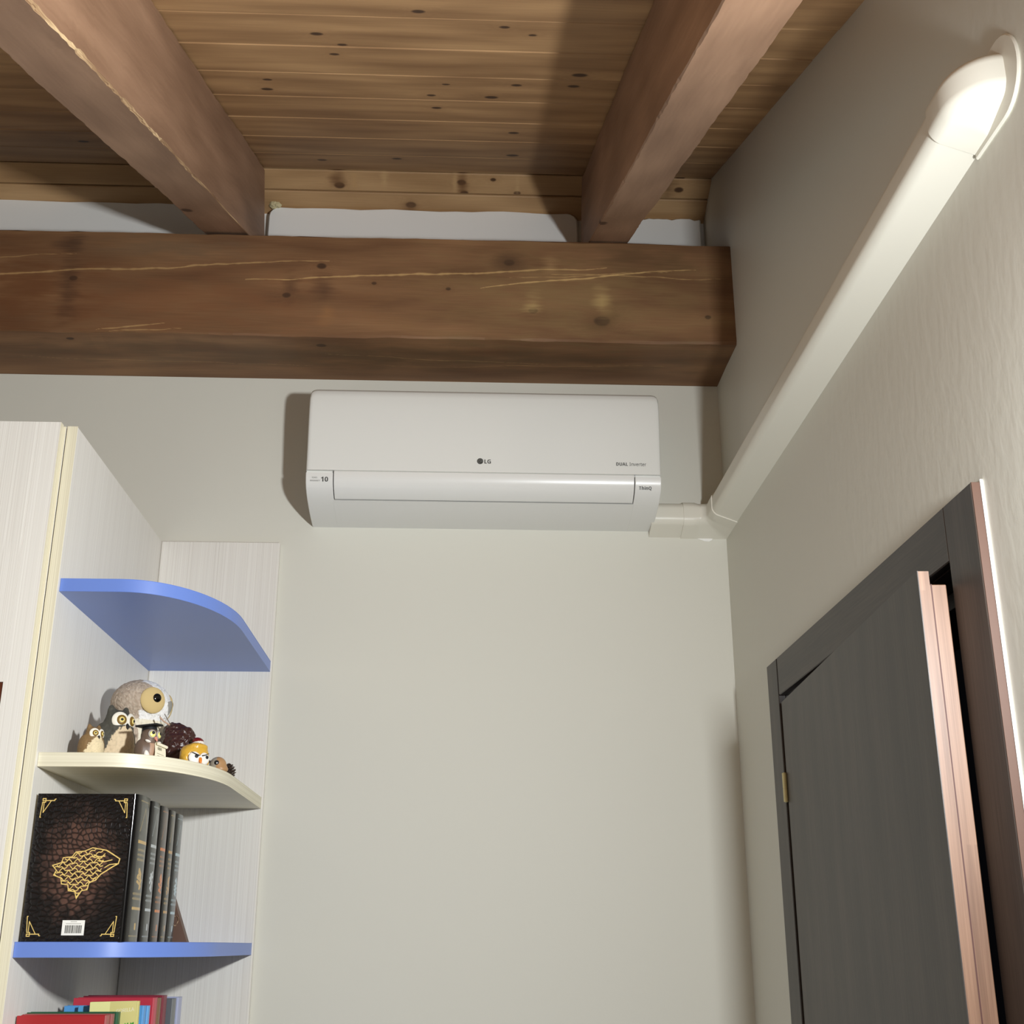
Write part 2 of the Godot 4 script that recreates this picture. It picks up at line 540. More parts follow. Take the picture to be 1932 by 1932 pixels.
# ---------------------------------------------------------------- surfaces
func materials():
	var pl := noise(5, 0.012, FastNoiseLite.TYPE_SIMPLEX_SMOOTH, 5)
	var pimg := pl.get_seamless_image(512, 512)
	var bump := tex_of(pimg)
	var wall := mat(rgb(216, 214, 202), 0.75)
	wall.uv1_triplanar = true
	wall.uv1_world_triplanar = true
	wall.uv1_scale = Vector3.ONE * 1.6
	wall.heightmap_enabled = true
	wall.heightmap_texture = bump
	wall.heightmap_scale = 0.03
	M.wall = wall
	var wallr := wall.duplicate()
	wallr.albedo_color = rgb(216, 214, 202)
	wallr.uv1_scale = Vector3(6.0, 3.0, 6.0)
	wallr.heightmap_scale = 0.022
	wallr.roughness = 0.5
	M.wall_right = wallr
	M.plaster = mat(rgb(243, 242, 237), 0.85)
	M.floor = mat(rgb(204, 203, 200), 0.5)
	M.white_wall = mat(rgb(236, 234, 228), 0.8)
	M.white_plastic = mat(rgb(232, 230, 220), 0.32)
	M.ac_white = mat(rgb(228, 227, 222), 0.28)
	M.ac_panel = mat(rgb(228, 228, 222), 0.17)
	M.trunk = mat(rgb(226, 222, 208), 0.35)
	M.ink = mat(rgb(58, 58, 54), 0.5)
	M.ink_grey = mat(rgb(140, 140, 135), 0.5)
	M.black = mat(rgb(12, 12, 14), 0.6)
	M.brass = mat(rgb(232, 220, 164), 0.3)
	M.brass.metallic = 0.15
	var lg := mat(rgb(255, 247, 228), 0.4)
	lg.emission_enabled = true
	lg.emission = Color(1.0, 0.95, 0.86)
	lg.emission_energy_multiplier = 2.0
	M.lamp_glass = lg
	# roof boards
	# u = x + 3.265 over 4 m, nine board widths of 0.161 m stacked in v; knots given as [x, board, fraction, radius]
	var kn := []
	for q in [[-0.284, 6, 0.40, 0.0075], [-0.243, 6, 0.06, 0.006], [-0.263, 5, 0.73, 0.006], [-0.094, 7, 0.20, 0.0075], [0.042, 4, 0.18, 0.009], [0.092, 4, 0.72, 0.007], [0.057, 6, 0.78, 0.006], [0.109, 6, 0.55, 0.005], [-0.428, 4, 0.28, 0.008], [-0.417, 4, 0.68, 0.006], [-0.085, 4, 0.20, 0.006], [-0.053, 4, 0.68, 0.005], [-0.076, 3, 0.64, 0.007], [-0.188, 0, 0.80, 0.008], [0.100, 2, 0.49, 0.008], [0.105, 1, 0.20, 0.010], [0.215, 5, 0.20, 0.010], [-0.382, 0, 0.60, 0.008], [0.209, 4, 0.74, 0.008], [0.5, 2, 0.4, 0.007], [0.52, 5, 0.5, 0.008], [-0.8, 3, 0.5, 0.010], [-0.95, 1, 0.4, 0.009], [-0.9, 6, 0.6, 0.008]]:
		kn.append([q[0] + 3.265, (q[1] + q[2]) * 0.161, q[3]])
	var im := wood(1300, 460, 4.0, 1.449, 11, rgb(142, 106, 70), rgb(196, 156, 110), {"knots": kn, "rings": 14.0, "wave": 0.05, "fine": 0.16, "knot_color": rgb(54, 34, 20)})
	M.board = mat(Color.WHITE, 0.55, tex_of(im), Vector3(1.0 / 4.0, 1.0 / 1.449, 1))
	# the two boards beyond the ridge, u = x + 3.265 over 2 m
	var kf := [[0.915, 0.069, 0.009], [1.242, 0.087, 0.008], [1.250, 0.054, 0.007], [1.327, 0.098, 0.005], [1.393, 0.0575, 0.006], [1.105, 0.350, 0.009], [0.60, 0.075, 0.007], [1.83, 0.08, 0.008]]
	var bf := [[0.910, 0.085, 0.030, 0.05, rgb(118, 84, 54), 0.8], [0.955, 0.085, 0.012, 0.05, rgb(196, 156, 106), 0.7], [1.036, 0.085, 0.016, 0.05, rgb(206, 170, 122), 0.8], [1.245, 0.080, 0.020, 0.06, rgb(110, 76, 46), 0.75], [1.225, 0.085, 0.010, 0.05, rgb(206, 170, 122), 0.6], [1.393, 0.075, 0.010, 0.04, rgb(206, 170, 122), 0.7], [1.105, 0.345, 0.03, 0.03, rgb(120, 86, 54), 0.7], [1.80, 0.08, 0.03, 0.06, rgb(112, 82, 52), 0.7]]
	im = wood(900, 220, 2.0, 0.5, 17, rgb(158, 122, 82), rgb(204, 166, 120), {"knots": kf, "blots": bf, "rings": 16.0, "wave": 0.04, "fine": 0.14, "ring_amt": 0.12, "knot_color": rgb(66, 42, 24)})
	M.board_far = mat(Color.WHITE, 0.55, tex_of(im), Vector3(1.0 / 2.0, 1.0 / 0.5, 1))
	im = wood(900, 240, 2.4, 0.7, 23, rgb(122, 92, 70), rgb(162, 128, 102), {"ring_amt": 0.12, "knots": [[0.6, 0.1, 0.012], [1.5, 0.33, 0.014], [2.0, 0.5, 0.01]], "rings": 16.0, "wave": 0.03, "fine": 0.18, "knot_color": rgb(62, 40, 26)})
	M.rafter = mat(Color.WHITE, 0.6, tex_of(im), Vector3(1.0 / 2.4, 1.0 / 0.7, 1))
	im = wood(512, 32, 1.2, 0.02, 29, rgb(120, 88, 60), rgb(214, 184, 140), {"rings": 200.0, "wave": 0.01, "fine": 0.5, "big_amt": 0.9})
	M.worn = mat(Color.WHITE, 0.8, tex_of(im), Vector3(1.0 / 1.2, 1.0 / 0.02, 1))
	# main beam, front face u = x + 1.9 over 2.6 m, v from the top edge over 0.5 m (front 0.28, then the underside)
	var bk := [[0.951, 0.130, 0.0065], [1.462, 0.161, 0.0065], [1.542, 0.080, 0.0075], [1.999, 0.060, 0.0085], [2.057, 0.190, 0.0075], [2.224, 0.214, 0.0125], [1.671, 0.123, 0.004], [1.851, 0.133, 0.004], [2.483, 0.199, 0.005], [1.546, 0.315, 0.008], [0.95, 0.300, 0.006], [0.5, 0.12, 0.009]]
	var bs := [[0.45, 0.145, 1.56, 0.064, 0.0048, 0.70], [1.36, 0.122, 2.24, 0.068, 0.0050, 0.85], [1.93, 0.128, 2.46, 0.066, 0.0042, 1.0], [2.10, 0.090, 2.52, 0.094, 0.0028, 0.7], [2.0, 0.104, 2.4, 0.074, 0.0022, 0.6], [0.6, 0.088, 0.95, 0.058, 0.0024, 0.5], [1.02, 0.262, 1.18, 0.246, 0.0035, 0.7], [1.05, 0.268, 1.22, 0.258, 0.0028, 0.6], [1.55, 0.360, 2.1, 0.392, 0.0022, 0.6], [1.7, 0.420, 2.4, 0.392, 0.0020, 0.55], [0.8, 0.40, 1.5, 0.425, 0.0018, 0.5]]
	var olive := rgb(140, 116, 74)
	var dim := rgb(66, 42, 26)
	var red := rgb(128, 82, 50)
	var blots := [[2.15, 0.15, 0.55, 0.22, olive, 0.55], [1.15, 0.18, 0.75, 0.13, red, 0.55], [0.80, 0.16, 0.28, 0.20, rgb(96, 56, 26), 0.6], [1.15, 0.035, 0.35, 0.05, rgb(112, 88, 64), 0.7], [0.94, 0.15, 0.04, 0.16, dim, 0.55], [0.93, 0.03, 0.05, 0.035, dim, 0.5],
		[2.057, 0.175, 0.035, 0.045, rgb(186, 158, 104), 0.75], [2.225, 0.165, 0.030, 0.055, rgb(190, 162, 106), 0.7], [2.22, 0.215, 0.05, 0.04, rgb(86, 62, 34), 0.5], [2.10, 0.06, 0.03, 0.05, rgb(176, 140, 96), 0.5], [1.56, 0.205, 0.030, 0.05, rgb(160, 112, 66), 0.6], [1.55, 0.15, 0.045, 0.06, dim, 0.5], [1.47, 0.14, 0.03, 0.05, dim, 0.45], [2.0, 0.06, 0.06, 0.04, dim, 0.5], [2.30, 0.04, 0.2, 0.05, rgb(84, 58, 34), 0.55], [1.6, 0.37, 1.5, 0.10, rgb(92, 72, 48), 0.6]]
	im = wood(1700, 330, 2.6, 0.5, 41, rgb(100, 68, 42), rgb(150, 112, 76), {"knots": bk, "streaks": bs, "blots": blots, "rings": 12.0, "wave": 0.06, "fine": 0.18, "ring_amt": 0.16, "big_amt": 0.45, "knot_color": rgb(58, 38, 22), "pale": rgb(214, 178, 118), "tile": false})
	M.beam = mat(Color.WHITE, 0.68, tex_of(im), Vector3(1.0 / 2.6, 1.0 / 0.5, 1))
	# door
	im = wood(512, 256, 2.2, 0.5, 61, rgb(40, 34, 31), rgb(71, 62, 56), {"rings": 14.0, "wave": 0.02, "fine": 0.5})
	M.door = mat(Color.WHITE, 0.42, tex_of(im), Vector3(1.0 / 2.2, 1.0 / 0.5, 1))
	im = wood(512, 64, 1.0, 0.05, 67, rgb(100, 72, 54), rgb(140, 108, 86), {"rings": 60.0, "wave": 0.006, "fine": 0.3})
	M.door_edge = mat(Color.WHITE, 0.45, tex_of(im), Vector3(1, 20, 1))
	M.frame_edge = mat(rgb(80, 54, 40), 0.5)
	M.leaf_line = mat(rgb(70, 34, 26), 0.6)
	# cabinet laminate: fine pale lines along the height
	im = lines_image(64, 512, 71, rgb(218, 213, 204), rgb(238, 235, 227), 0.02, 0.35, 0.8)
	M.laminate = mat(Color.WHITE, 0.5, tex_of(im), Vector3(0.5, 3.6, 1))
	im = lines_image(64, 256, 73, rgb(214, 206, 180), rgb(236, 230, 206), 0.02, 0.3, 0.8)
	M.laminate_edge = mat(Color.WHITE, 0.45, tex_of(im), Vector3(0.5, 6.0, 1))
	M.blue = mat(rgb(108, 136, 208), 0.36)
	M.mahogany = mat(rgb(84, 38, 20), 0.4)

# ---------------------------------------------------------------- room shell
func room():
	var f := structure("floor")
	part("floor_slab", bx(Vector3(-3.4, -0.12, -0.3), Vector3(XR + 0.3, 0, 4.4), 0.0), M.floor, f)
	var wb := structure("wall_back")
	part("wall_face", bx(Vector3(-3.4, 0, -0.3), Vector3(XR + 0.2, 2.98, 0), 0.0), M.wall, wb)
	part("wall_core", bx(Vector3(-3.4, 2.98, -0.3), Vector3(XR + 0.2, 4.0, -0.05), 0.0), M.plaster, wb)
	var wl := structure("wall_left")
	part("wall_face", bx(Vector3(-2.6, 0, 0), Vector3(-2.4, 4.0, 4.4), 0.0), M.white_wall, wl)
	var wf := structure("wall_front")
	part("wall_face", bx(Vector3(-2.6, 0, 4.0), Vector3(XR + 0.2, 4.0, 4.2), 0.0), M.white_wall, wf)
	var wr := structure("wall_right")
	var mb := MB.new()
	add_box(mb, Vector3(XR, 0, -0.3), Vector3(XR + 0.15, 2.1, 0.44), 0.0)
	add_box(mb, Vector3(XR, 0, 1.40), Vector3(XR + 0.15, 2.1, 4.4), 0.0)
	add_box(mb, Vector3(XR, 2.1, -0.3), Vector3(XR + 0.15, 4.0, 4.4), 0.0)
	part("wall_face", mb.mesh(), M.wall_right, wr)
	part("corridor_wall", bx(Vector3(XR + 1.1, 0, 0), Vector3(XR + 1.2, 2.6, 2.2), 0.0), M.wall, wr)
	# white filler plaster between the rafters above the beam
	var rn := RandomNumberGenerator.new()
	rn.seed = 4
	for bay in [[-1.75, -0.655, 3.505, 0.010], [-0.545, 0.298, 3.502, 0.030], [0.402, XR - 0.012, 3.492, 0.004]]:
		var o := PackedVector2Array([Vector2(bay[0], 3.2), Vector2(bay[1], 3.2)])
		var r: float = bay[3]
		for i in 5:
			var a := PI / 2 * i / 4.0
			o.append(Vector2(bay[1] - r + r * cos(a), bay[2] - r + r * sin(a)))
		var steps := 18
		for i in range(1, steps):
			o.append(Vector2(lerpf(bay[1] - r, bay[0] + r, float(i) / steps), bay[2] + rn.randf_range(-0.0035, 0.0035)))
		for i in 5:
			var a := PI / 2 + PI / 2 * i / 4.0
			o.append(Vector2(bay[0] + r + r * cos(a), bay[2] - r + r * sin(a)))
		mb = MB.new()
		add_prism(mb, o, Vector3(0, 0, -0.06), Vector3.RIGHT, Vector3.UP, Vector3.BACK, 0.034, 0.004)
		part("plaster_infill", mb.mesh(), M.plaster, wb, "white filler plaster above the beam")
	# hardened foam left in the corner of the middle bay
	mb = MB.new()
	var nz := noise(3, 0.09)
	add_blob(mb, [{"c": Vector3(-0.533, 3.508, -0.022), "r": Vector3(0.012, 0.016, 0.010)}, {"c": Vector3(-0.520, 3.502, -0.020), "r": Vector3(0.011, 0.008, 0.008)}], 0.003, 0.008, func(_p, _g): return lin(206, 194, 152), 0.004, nz, false)
	part("foam_lump", mb.mesh(), vmat(0.9), wb, "yellowish foam lump at the end of the plaster")
	# roof boards
	var ce := structure("ceiling")
	var pitch := 0.161
	rn.seed = 21
	var k := 0
	var z := RIDGE_Z
	while z < 4.3:
		var z1 := minf(z + pitch * cos(atan(SL)), 4.4)
		plank(ce, z, z1, rn, k, Vector2(1.98, (k % 9 + 0.5) * 0.161), M.board, 0.0009)
		z = z1; k += 1
	plank(ce, 0.022, RIDGE_Z, rn, 50, Vector2(1.98, 0.05 + 0.034), M.board_far, 0.0026)
	plank(ce, -0.20, 0.022, rn, 51, Vector2(1.98, 0.15 + 0.1193), M.board_far, 0.0026)
	mb = MB.new()
	for seg in [[RIDGE_Z, 4.4], [-0.3, RIDGE_Z]]:
		var a0 := ceil_y(seg[0]) + 0.022
		var a1 := ceil_y(seg[1]) + 0.022
		if seg[1] == RIDGE_Z: a1 = ceil_y(RIDGE_Z) + 0.022
		var o := PackedVector2Array([Vector2(seg[0], a0), Vector2(seg[1], a1), Vector2(seg[1], a1 + 0.1), Vector2(seg[0], a0 + 0.1)])
		add_prism(mb, o, Vector3(-3.4, 0, 0), Vector3.BACK, Vector3.UP, Vector3.RIGHT, 3.4 + XR + 0.2)
	part("light_backing", mb.mesh(), M.black, ce)  # unseen black backing added above the boards to block light

func plank(ce: Node, z0: float, z1: float, rn: RandomNumberGenerator, _k: int, off: Vector2, m: Material, gap: float):
	var y0 := ceil_y(z0)
	var y1 := ceil_y(z1)
	var d := Vector3(0, y1 - y0, z1 - z0)
	var L := d.length()
	d /= L
	var up := Vector3.RIGHT.cross(d)
	if up.y < 0.0: up = -up
	var xf := Transform3D(Basis(Vector3.RIGHT, up, Vector3.RIGHT.cross(up)), Vector3(0, y0, z0))
	var s := 1.0 if xf.basis.z.dot(d) > 0.0 else -1.0
	var mb := MB.new()
	var a := gap * s
	var b := (L - gap) * s
	add_box(mb, Vector3(-3.25, rn.randf_range(0.0, 0.0015), minf(a, b)), Vector3(XR + 0.03, 0.02, maxf(a, b)), 0.0025, 0, off, xf)
	part("roof_board", mb.mesh(), m, ce)

# hewn timber: a bevelled section swept along an axis with wandering edges
func timber(len_: float, w: float, h: float, bev: float, rough_: float, seed_: int, steps: int, uvoff := Vector2.ZERO, rough_edge := -1) -> Array:
	# local: x 0..len along the axis, section in y (0..h) and z (0..w)
	var mb := MB.new()
	var worn := MB.new()
	var n1 := noise(seed_, 1.0, FastNoiseLite.TYPE_SIMPLEX_SMOOTH, 3)
	var cs := [Vector2(0, 0), Vector2(w, 0), Vector2(w, h), Vector2(0, h)]  # z, y
	var rows := []
	for i in steps + 1:
		var x := len_ * i / steps
		var row := []
		for c in 4:
			var b := bev * (1.0 + 0.8 * n1.get_noise_2d(x * 9.0, c * 31.0)) + maxf(0.0, n1.get_noise_2d(x * 30.0, c * 17.0 + 5.0)) * rough_
			if c == rough_edge: b = 0.0012 + maxf(0.0, 0.0030 + 0.0035 * n1.get_noise_2d(x * 4.0, 71.0) + 0.0050 * n1.get_noise_2d(x * 26.0, 77.0)) * smoothstep(0.25, 1.3, x)
			b = maxf(b, 0.0008)
			var p: Vector2 = cs[c] + Vector2(n1.get_noise_2d(x * 2.0, c * 7.0), n1.get_noise_2d(x * 2.0, c * 7.0 + 50.0)) * 0.0025
			var prev: Vector2 = (cs[(c + 3) % 4] - cs[c]).normalized()
			var next: Vector2 = (cs[(c + 1) % 4] - cs[c]).normalized()
			row.append(Vector3(x, p.y + prev.y * b, p.x + prev.x * b)); row.append(Vector3(x, p.y + next.y * b, p.x + next.x * b))
		rows.append(row)
	var mid := Vector3(len_ / 2, h / 2, w / 2)
	for i in steps:
		var vv := 0.0
		for c in 8:
			var d := (c + 1) % 8
			var p := [rows[i][c], rows[i][d], rows[i + 1][d], rows[i + 1][c]]
			var wv: float = p[0].distance_to(p[1])
			var hint: Vector3 = (p[0] + p[1] + p[2] + p[3]) / 4.0 - mid
			hint.x = 0
			(worn if rough_edge >= 0 and c == rough_edge * 2 else mb).poly(p, hint, [Vector2(p[0].x, vv) + uvoff, Vector2(p[1].x, vv + wv) + uvoff, Vector2(p[2].x, vv + wv) + uvoff, Vector2(p[3].x, vv) + uvoff])
			vv += wv
	for e in [0, steps]:
		var q: Array = rows[e].duplicate()
		var us := []
		for p in q: us.append(Vector2(p.y, p.z))
		mb.poly(q, Vector3(-1 if e == 0 else 1, 0, 0), us)
	return [mb.mesh(), worn.mesh() if rough_edge >= 0 else null]

func timbers():
	# ridge beam along the back wall: front at z = 0.24, y 2.972 .. 3.247. Own mesh so that the front shows the painted timber image.
	var t := thing("ceiling_beam", "thick brown ridge beam with pale splits, running along the back wall", "beam", Vector3(0, 2.972, 0.0))
	var mb := MB.new()
	var n1 := noise(90, 1.0, FastNoiseLite.TYPE_SIMPLEX_SMOOTH, 3)
	var x0 := -1.9
	var x1 := XR + 0.02
	var steps := 90
	# section from top-back round the front to bottom-back, v measured from the top front edge
	var sec := [[0.275, 0.0, -0.24], [0.275, 0.233, -0.008], [0.270, 0.240, 0.0], [0.14, 0.2405, 0.13], [0.004, 0.240, 0.266], [0.0, 0.237, 0.271], [0.0, 0.12, 0.385], [0.0, 0.0, 0.505]]
	var rows := []
	for i in steps + 1:
		var x := lerpf(x0, x1, float(i) / steps)
		var row := []
		for k in sec.size():
			var s: Array = sec[k]
			var jy := n1.get_noise_2d(x * 1.8, k * 9.0) * 0.004
			var jz := n1.get_noise_2d(x * 1.8, k * 9.0 + 40.0) * 0.003
			if k == 1 or k == 2 or k == 4 or k == 5: jy += n1.get_noise_2d(x * 14.0, k * 5.0) * 0.0022
			if s[1] <= 0.0: jz = 0.0
			if k == 7: jy = 0.0
			row.append([Vector3(x, s[0] + jy, maxf(s[1] + jz, 0.0)), Vector2(x + 1.9, s[2])])
		rows.append(row)
	for i in steps:
		for k in sec.size() - 1:
			var q := [rows[i][k], rows[i + 1][k], rows[i + 1][k + 1], rows[i][k + 1]]
			var c: Vector3 = (q[0][0] + q[2][0]) / 2.0 - Vector3((q[0][0].x + q[2][0].x) / 2.0, 0.14, 0.11)
			mb.poly([q[0][0], q[1][0], q[2][0], q[3][0]], c, [q[0][1], q[1][1], q[2][1], q[3][1]])
	mb.poly([Vector3(x0, 0, 0), Vector3(x0, 0, 0.24), Vector3(x0, 0.275, 0.24), Vector3(x0, 0.275, 0)], Vector3.LEFT, [Vector2(0, 0), Vector2(0.24, 0), Vector2(0.24, 0.27), Vector2(0, 0.27)])
	part("timber", mb.mesh(), M.beam, t)
	# rafters resting on the beam
	var ang := atan(SL)
	var specs := [[-0.650, -0.543, 5, "brown rafter left of the air conditioner, with a chipped pale lower edge", 1], [0.301, 0.397, 9, "brown rafter above the right end of the air conditioner, nearest the right wall", -1]]
	for s in specs:
		var zs := 3.96
		var ze := 0.0
		var o := thing("rafter", s[3], "beam", Vector3(0, 3.250, 0.24), "sloping rafters under the roof boards")
		var L := (zs - ze) / cos(ang)
		# local x along the rafter towards the camera and downwards
		var ax := Vector3(0, -sin(ang), cos(ang))
		var ay := Vector3(0, cos(ang), sin(ang))
		var az := ax.cross(ay)
		var hgt: float = 0.2325 * cos(ang)
		var w: float = s[1] - s[0]
		var ms := timber(L, w, hgt, 0.0022, 0.0035, s[2], 260, Vector2(0.04 + 0.01 * s[2], 0.01), 0 if s[4] == 1 else -1)
		var pm := part("timber", ms[0], M.rafter, o)
		if s[4] == 1:
			var we := part("worn_edge", ms[1], M.worn, o, "pale chipped edge")
			we.transform = Transform3D(Basis(ax, ay, az), Vector3(s[1] if az.x < 0.0 else s[0], SL * 0.24, -0.24))
		# az points to -x: z = 0 is the right face
		pm.transform = Transform3D(Basis(ax, ay, az), Vector3(s[1] if az.x < 0.0 else s[0], SL * 0.24, -0.24))

# ---------------------------------------------------------------- door
func door():
	var d := structure("door_1")
	var xf := 0.635
	part("jamb_trim", bx(Vector3(xf, 0, 0.370), Vector3(XR, 2.152, 0.450), 0.0015, 1), M.door, d)
	part("jamb_trim", bx(Vector3(xf, 0, 1.366), Vector3(XR, 2.152, 1.460), 0.0015, 1, Vector2(0.3, 0.2)), M.door, d)
	part("head_trim", bx(Vector3(xf, 2.076, 0.456), Vector3(XR, 2.152, 1.366), 0.0015, 2, Vector2(0.7, 0.1)), M.door, d)
	part("edge_band", bx(Vector3(xf + 0.0008, 0, 1.4601), Vector3(XR, 2.1515, 1.4609), 0.0002, 1), M.frame_edge, d, "brown edge band of the door frame")
	part("jamb_lining", bx(Vector3(XR, 0, 0.435), Vector3(XR + 0.15, 2.1, 0.4495), 0.001, 1), M.door, d)
	part("jamb_lining", bx(Vector3(XR, 0, 1.366), Vector3(XR + 0.15, 2.1, 1.40), 0.001, 1), M.door, d)
	part("head_lining", bx(Vector3(XR, 2.076, 0.44), Vector3(XR + 0.15, 2.10, 1.39), 0.001, 2), M.door, d)
	part("door_stop", bx(Vector3(XR + 0.045, 0, 1.345), Vector3(XR + 0.15, 2.076, 1.366), 0.001, 1), M.door, d)
	part("door_stop", bx(Vector3(XR + 0.045, 2.052, 0.46), Vector3(XR + 0.15, 2.076, 1.345), 0.001, 2), M.door, d)
	part("caulk_line", bx(Vector3(XR - 0.0035, 0, 1.4612), Vector3(XR, 2.155, 1.4632), 0.0008, 1), M.plaster, d, "thin white caulk line beside the frame")
	# leaf, ajar; local z from the hinge to the free edge, x = 0 at the room face, wall side +x
	var lf := Node3D.new()
	lf.name = "leaf"
	d.add_child(lf)
	lf.position = Vector3(0.6365, 0.008, 0.480)
	lf.rotation.y = -atan2(0.0485, 0.895)
	var mb := MB.new()
	add_box(mb, Vector3(0.0006, 0.0006, -0.018), Vector3(0.0145, 2.052, 0.8945), 0.0, 1)
	part("rebate_lip", mb.mesh(), M.door_edge, lf)
	part("edge_line", bx(Vector3(0.0196, 0.0, 0.80), Vector3(0.0212, 2.0383, 0.8814), 0.0), M.leaf_line, lf, "thin dark line along the door edge")  # dark red strip set on the core face beside the lip
	part("core", bx(Vector3(0.0146, 0.0, -0.005), Vector3(0.040, 2.038, 0.881), 0.001, 1, Vector2(0.31, 0.02)), M.door_edge, lf, "light brown edge of the door core")
	part("face_veneer", bx(Vector3(-0.0006, 0.0, -0.0186), Vector3(0.0006, 2.0524, 0.8951), 0.0, 1), M.door, lf, "dark brown veneer face of the door")
	for y in [0.28, 1.865]:
		mb = MB.new()
		var h := []
		for k in [[0.0, 0.002], [0.0015, 0.0046], [0.026, 0.0046], [0.0268, 0.0040], [0.0276, 0.0046], [0.056, 0.0046], [0.0575, 0.002]]:
			var ring := PackedVector3Array()
			for i in 12: ring.append(Vector3(cos(TAU * i / 12) * k[1], k[0], sin(TAU * i / 12) * k[1]))
			h.append(ring)
		add_loft(mb, h)
		var hm := part("hinge", mb.mesh(), M.brass, d, "brass hinge barrel")
		hm.position = Vector3(0.6335, y, 0.4565)

# ---------------------------------------------------------------- air conditioner
func air_conditioner():
	var x0 := -0.3738
	var x1 := 0.4632
	var w := x1 - x0
	var t := thing("air_conditioner", "white split air conditioner mounted on the back wall under the beam", "air conditioner", Vector3(x0, 2.58, 0))
	# profile in (z, y) relative to y = 2.58
	# casing behind the panel and below it
	var cas := PackedVector2Array([Vector2(0, -0.008), Vector2(0.035, -0.0045), Vector2(0.070, 0.0015), Vector2(0.100, 0.0085), Vector2(0.125, 0.0155), Vector2(0.146, 0.0235), Vector2(0.161, 0.0325), Vector2(0.171, 0.043), Vector2(0.1765, 0.055), Vector2(0.178, 0.068), Vector2(0.170, 0.071), Vector2(0.170, 0.272), Vector2(0.160, 0.279), Vector2(0, 0.279)])
	var mb := MB.new()
	# the casing is open where the vane sits: two cheeks, the bottom tray and the box behind
	var cheek_l := 0.063
	var cheek_r := 0.062
	add_prism(mb, cas, Vector3(0, 0, 0), Vector3.BACK, Vector3.UP, Vector3.RIGHT, cheek_l, 0.0015)
	add_prism(mb, cas, Vector3(w - cheek_r, 0, 0), Vector3.BACK, Vector3.UP, Vector3.RIGHT, cheek_r, 0.0015)
	var tray := PackedVector2Array([Vector2(0, -0.008), Vector2(0.035, -0.0045), Vector2(0.070, 0.0015), Vector2(0.100, 0.0085), Vector2(0.1285, 0.0166), Vector2(0.110, 0.036), Vector2(0.02, 0.040), Vector2(0.0, 0.04)])
	add_prism(mb, tray, Vector3(cheek_l - 0.001, 0, 0), Vector3.BACK, Vector3.UP, Vector3.RIGHT, w - cheek_l - cheek_r + 0.002, 0.0)
	var box := PackedVector2Array([Vector2(0, 0.035), Vector2(0.112, 0.035), Vector2(0.150, 0.071), Vector2(0.168, 0.071), Vector2(0.168, 0.272), Vector2(0.160, 0.279), Vector2(0, 0.279)])
	add_prism(mb, box, Vector3(cheek_l - 0.001, 0, 0), Vector3.BACK, Vector3.UP, Vector3.RIGHT, w - cheek_l - cheek_r + 0.002, 0.0)
	part("casing", mb.mesh(), M.ac_white, t)
	# front panel: gently bowed sheet with rounded corners
	var prof := [Vector2(0.1795, 0.0738), Vector2(0.1805, 0.082), Vector2(0.182, 0.11), Vector2(0.1855, 0.15), Vector2(0.188, 0.19), Vector2(0.1895, 0.23), Vector2(0.189, 0.258), Vector2(0.186, 0.272), Vector2(0.179, 0.280), Vector2(0.168, 0.2835)]
	var rings := []
	var rad := 0.016
	var nx := 44
	for i in nx + 1:
		# denser at the two ends
		var f := float(i) / nx
		var s := 0.5 - 0.5 * cos(f * PI)
		var x := w * s
		var edge := minf(x, w - x)
		var drop := 0.0
		if edge < rad: drop = rad - sqrt(maxf(rad * rad - (rad - edge) * (rad - edge), 0.0))
		var back := 0.0
		if edge < 0.006: back = 0.006 - sqrt(maxf(0.006 * 0.006 - (0.006 - edge) * (0.006 - edge), 0.0))
		var ring := PackedVector3Array()
		for k in prof.size():
			var p: Vector2 = prof[k]
			var yy := p.y
			var lim: float = 0.2835 - drop
			if yy > 0.23: yy = 0.23 + (yy - 0.23) * (lim - 0.23) / (0.2835 - 0.23)
			ring.append(Vector3(x, yy, p.x - back))
		for k in range(prof.size() - 1, -1, -1):
			ring.append(Vector3(x, ring[k].y - (0.002 if k > 5 else 0.0), 0.169 if k < 9 else 0.166))
		rings.append(ring)
	mb = MB.new()
	add_loft(mb, rings)
	part("front_panel", mb.mesh(), M.ac_panel, t)
	# thin shadow gap strip between panel and casing comes from the real gap; air vane
	var vane_o := PackedVector2Array()
	var outer := [Vector2(0.1785, 0.0715), Vector2(0.178, 0.066), Vector2(0.1765, 0.055), Vector2(0.171, 0.043), Vector2(0.161, 0.0325), Vector2(0.146, 0.0235), Vector2(0.1325, 0.0184)]
	for p in outer: vane_o.append(p)
	for i in range(outer.size() - 1, -1, -1): vane_o.append(outer[i] + Vector2(-0.0045, 0.0035))
	vane_o.reverse()
	mb = MB.new()
	add_prism(mb, vane_o, Vector3(cheek_l + 0.0022, -0.0003, 0.0004), Vector3.BACK, Vector3.UP, Vector3.RIGHT, w - cheek_l - cheek_r - 0.0044, 0.0008)
	part("air_vane", mb.mesh(), M.ac_white, t)
	part("outlet", bx(Vector3(cheek_l, 0.0355, 0.09), Vector3(w - cheek_r, 0.070, 0.146), 0.0), M.black, t, "dark gap behind the vane")
	# lettering on the panel
	var emblem := part("emblem", MB.new().mesh() if false else disc(0.0073, 0.0006), M.ink, t, "dark round maker's mark")
	emblem.position = Vector3(0.034 - x0, 0.1005, 0.1817)
	emblem.rotation.x = 0.056
	mb = MB.new()
	add_tube(mb, arc(0.0048, -0.3, PI * 1.5, 18), 0.00035, 5)
	add_tube(mb, [Vector3(0, 0.0022, 0), Vector3(0, -0.0018, 0), Vector3(0.0014, -0.0018, 0)], 0.00035, 5)
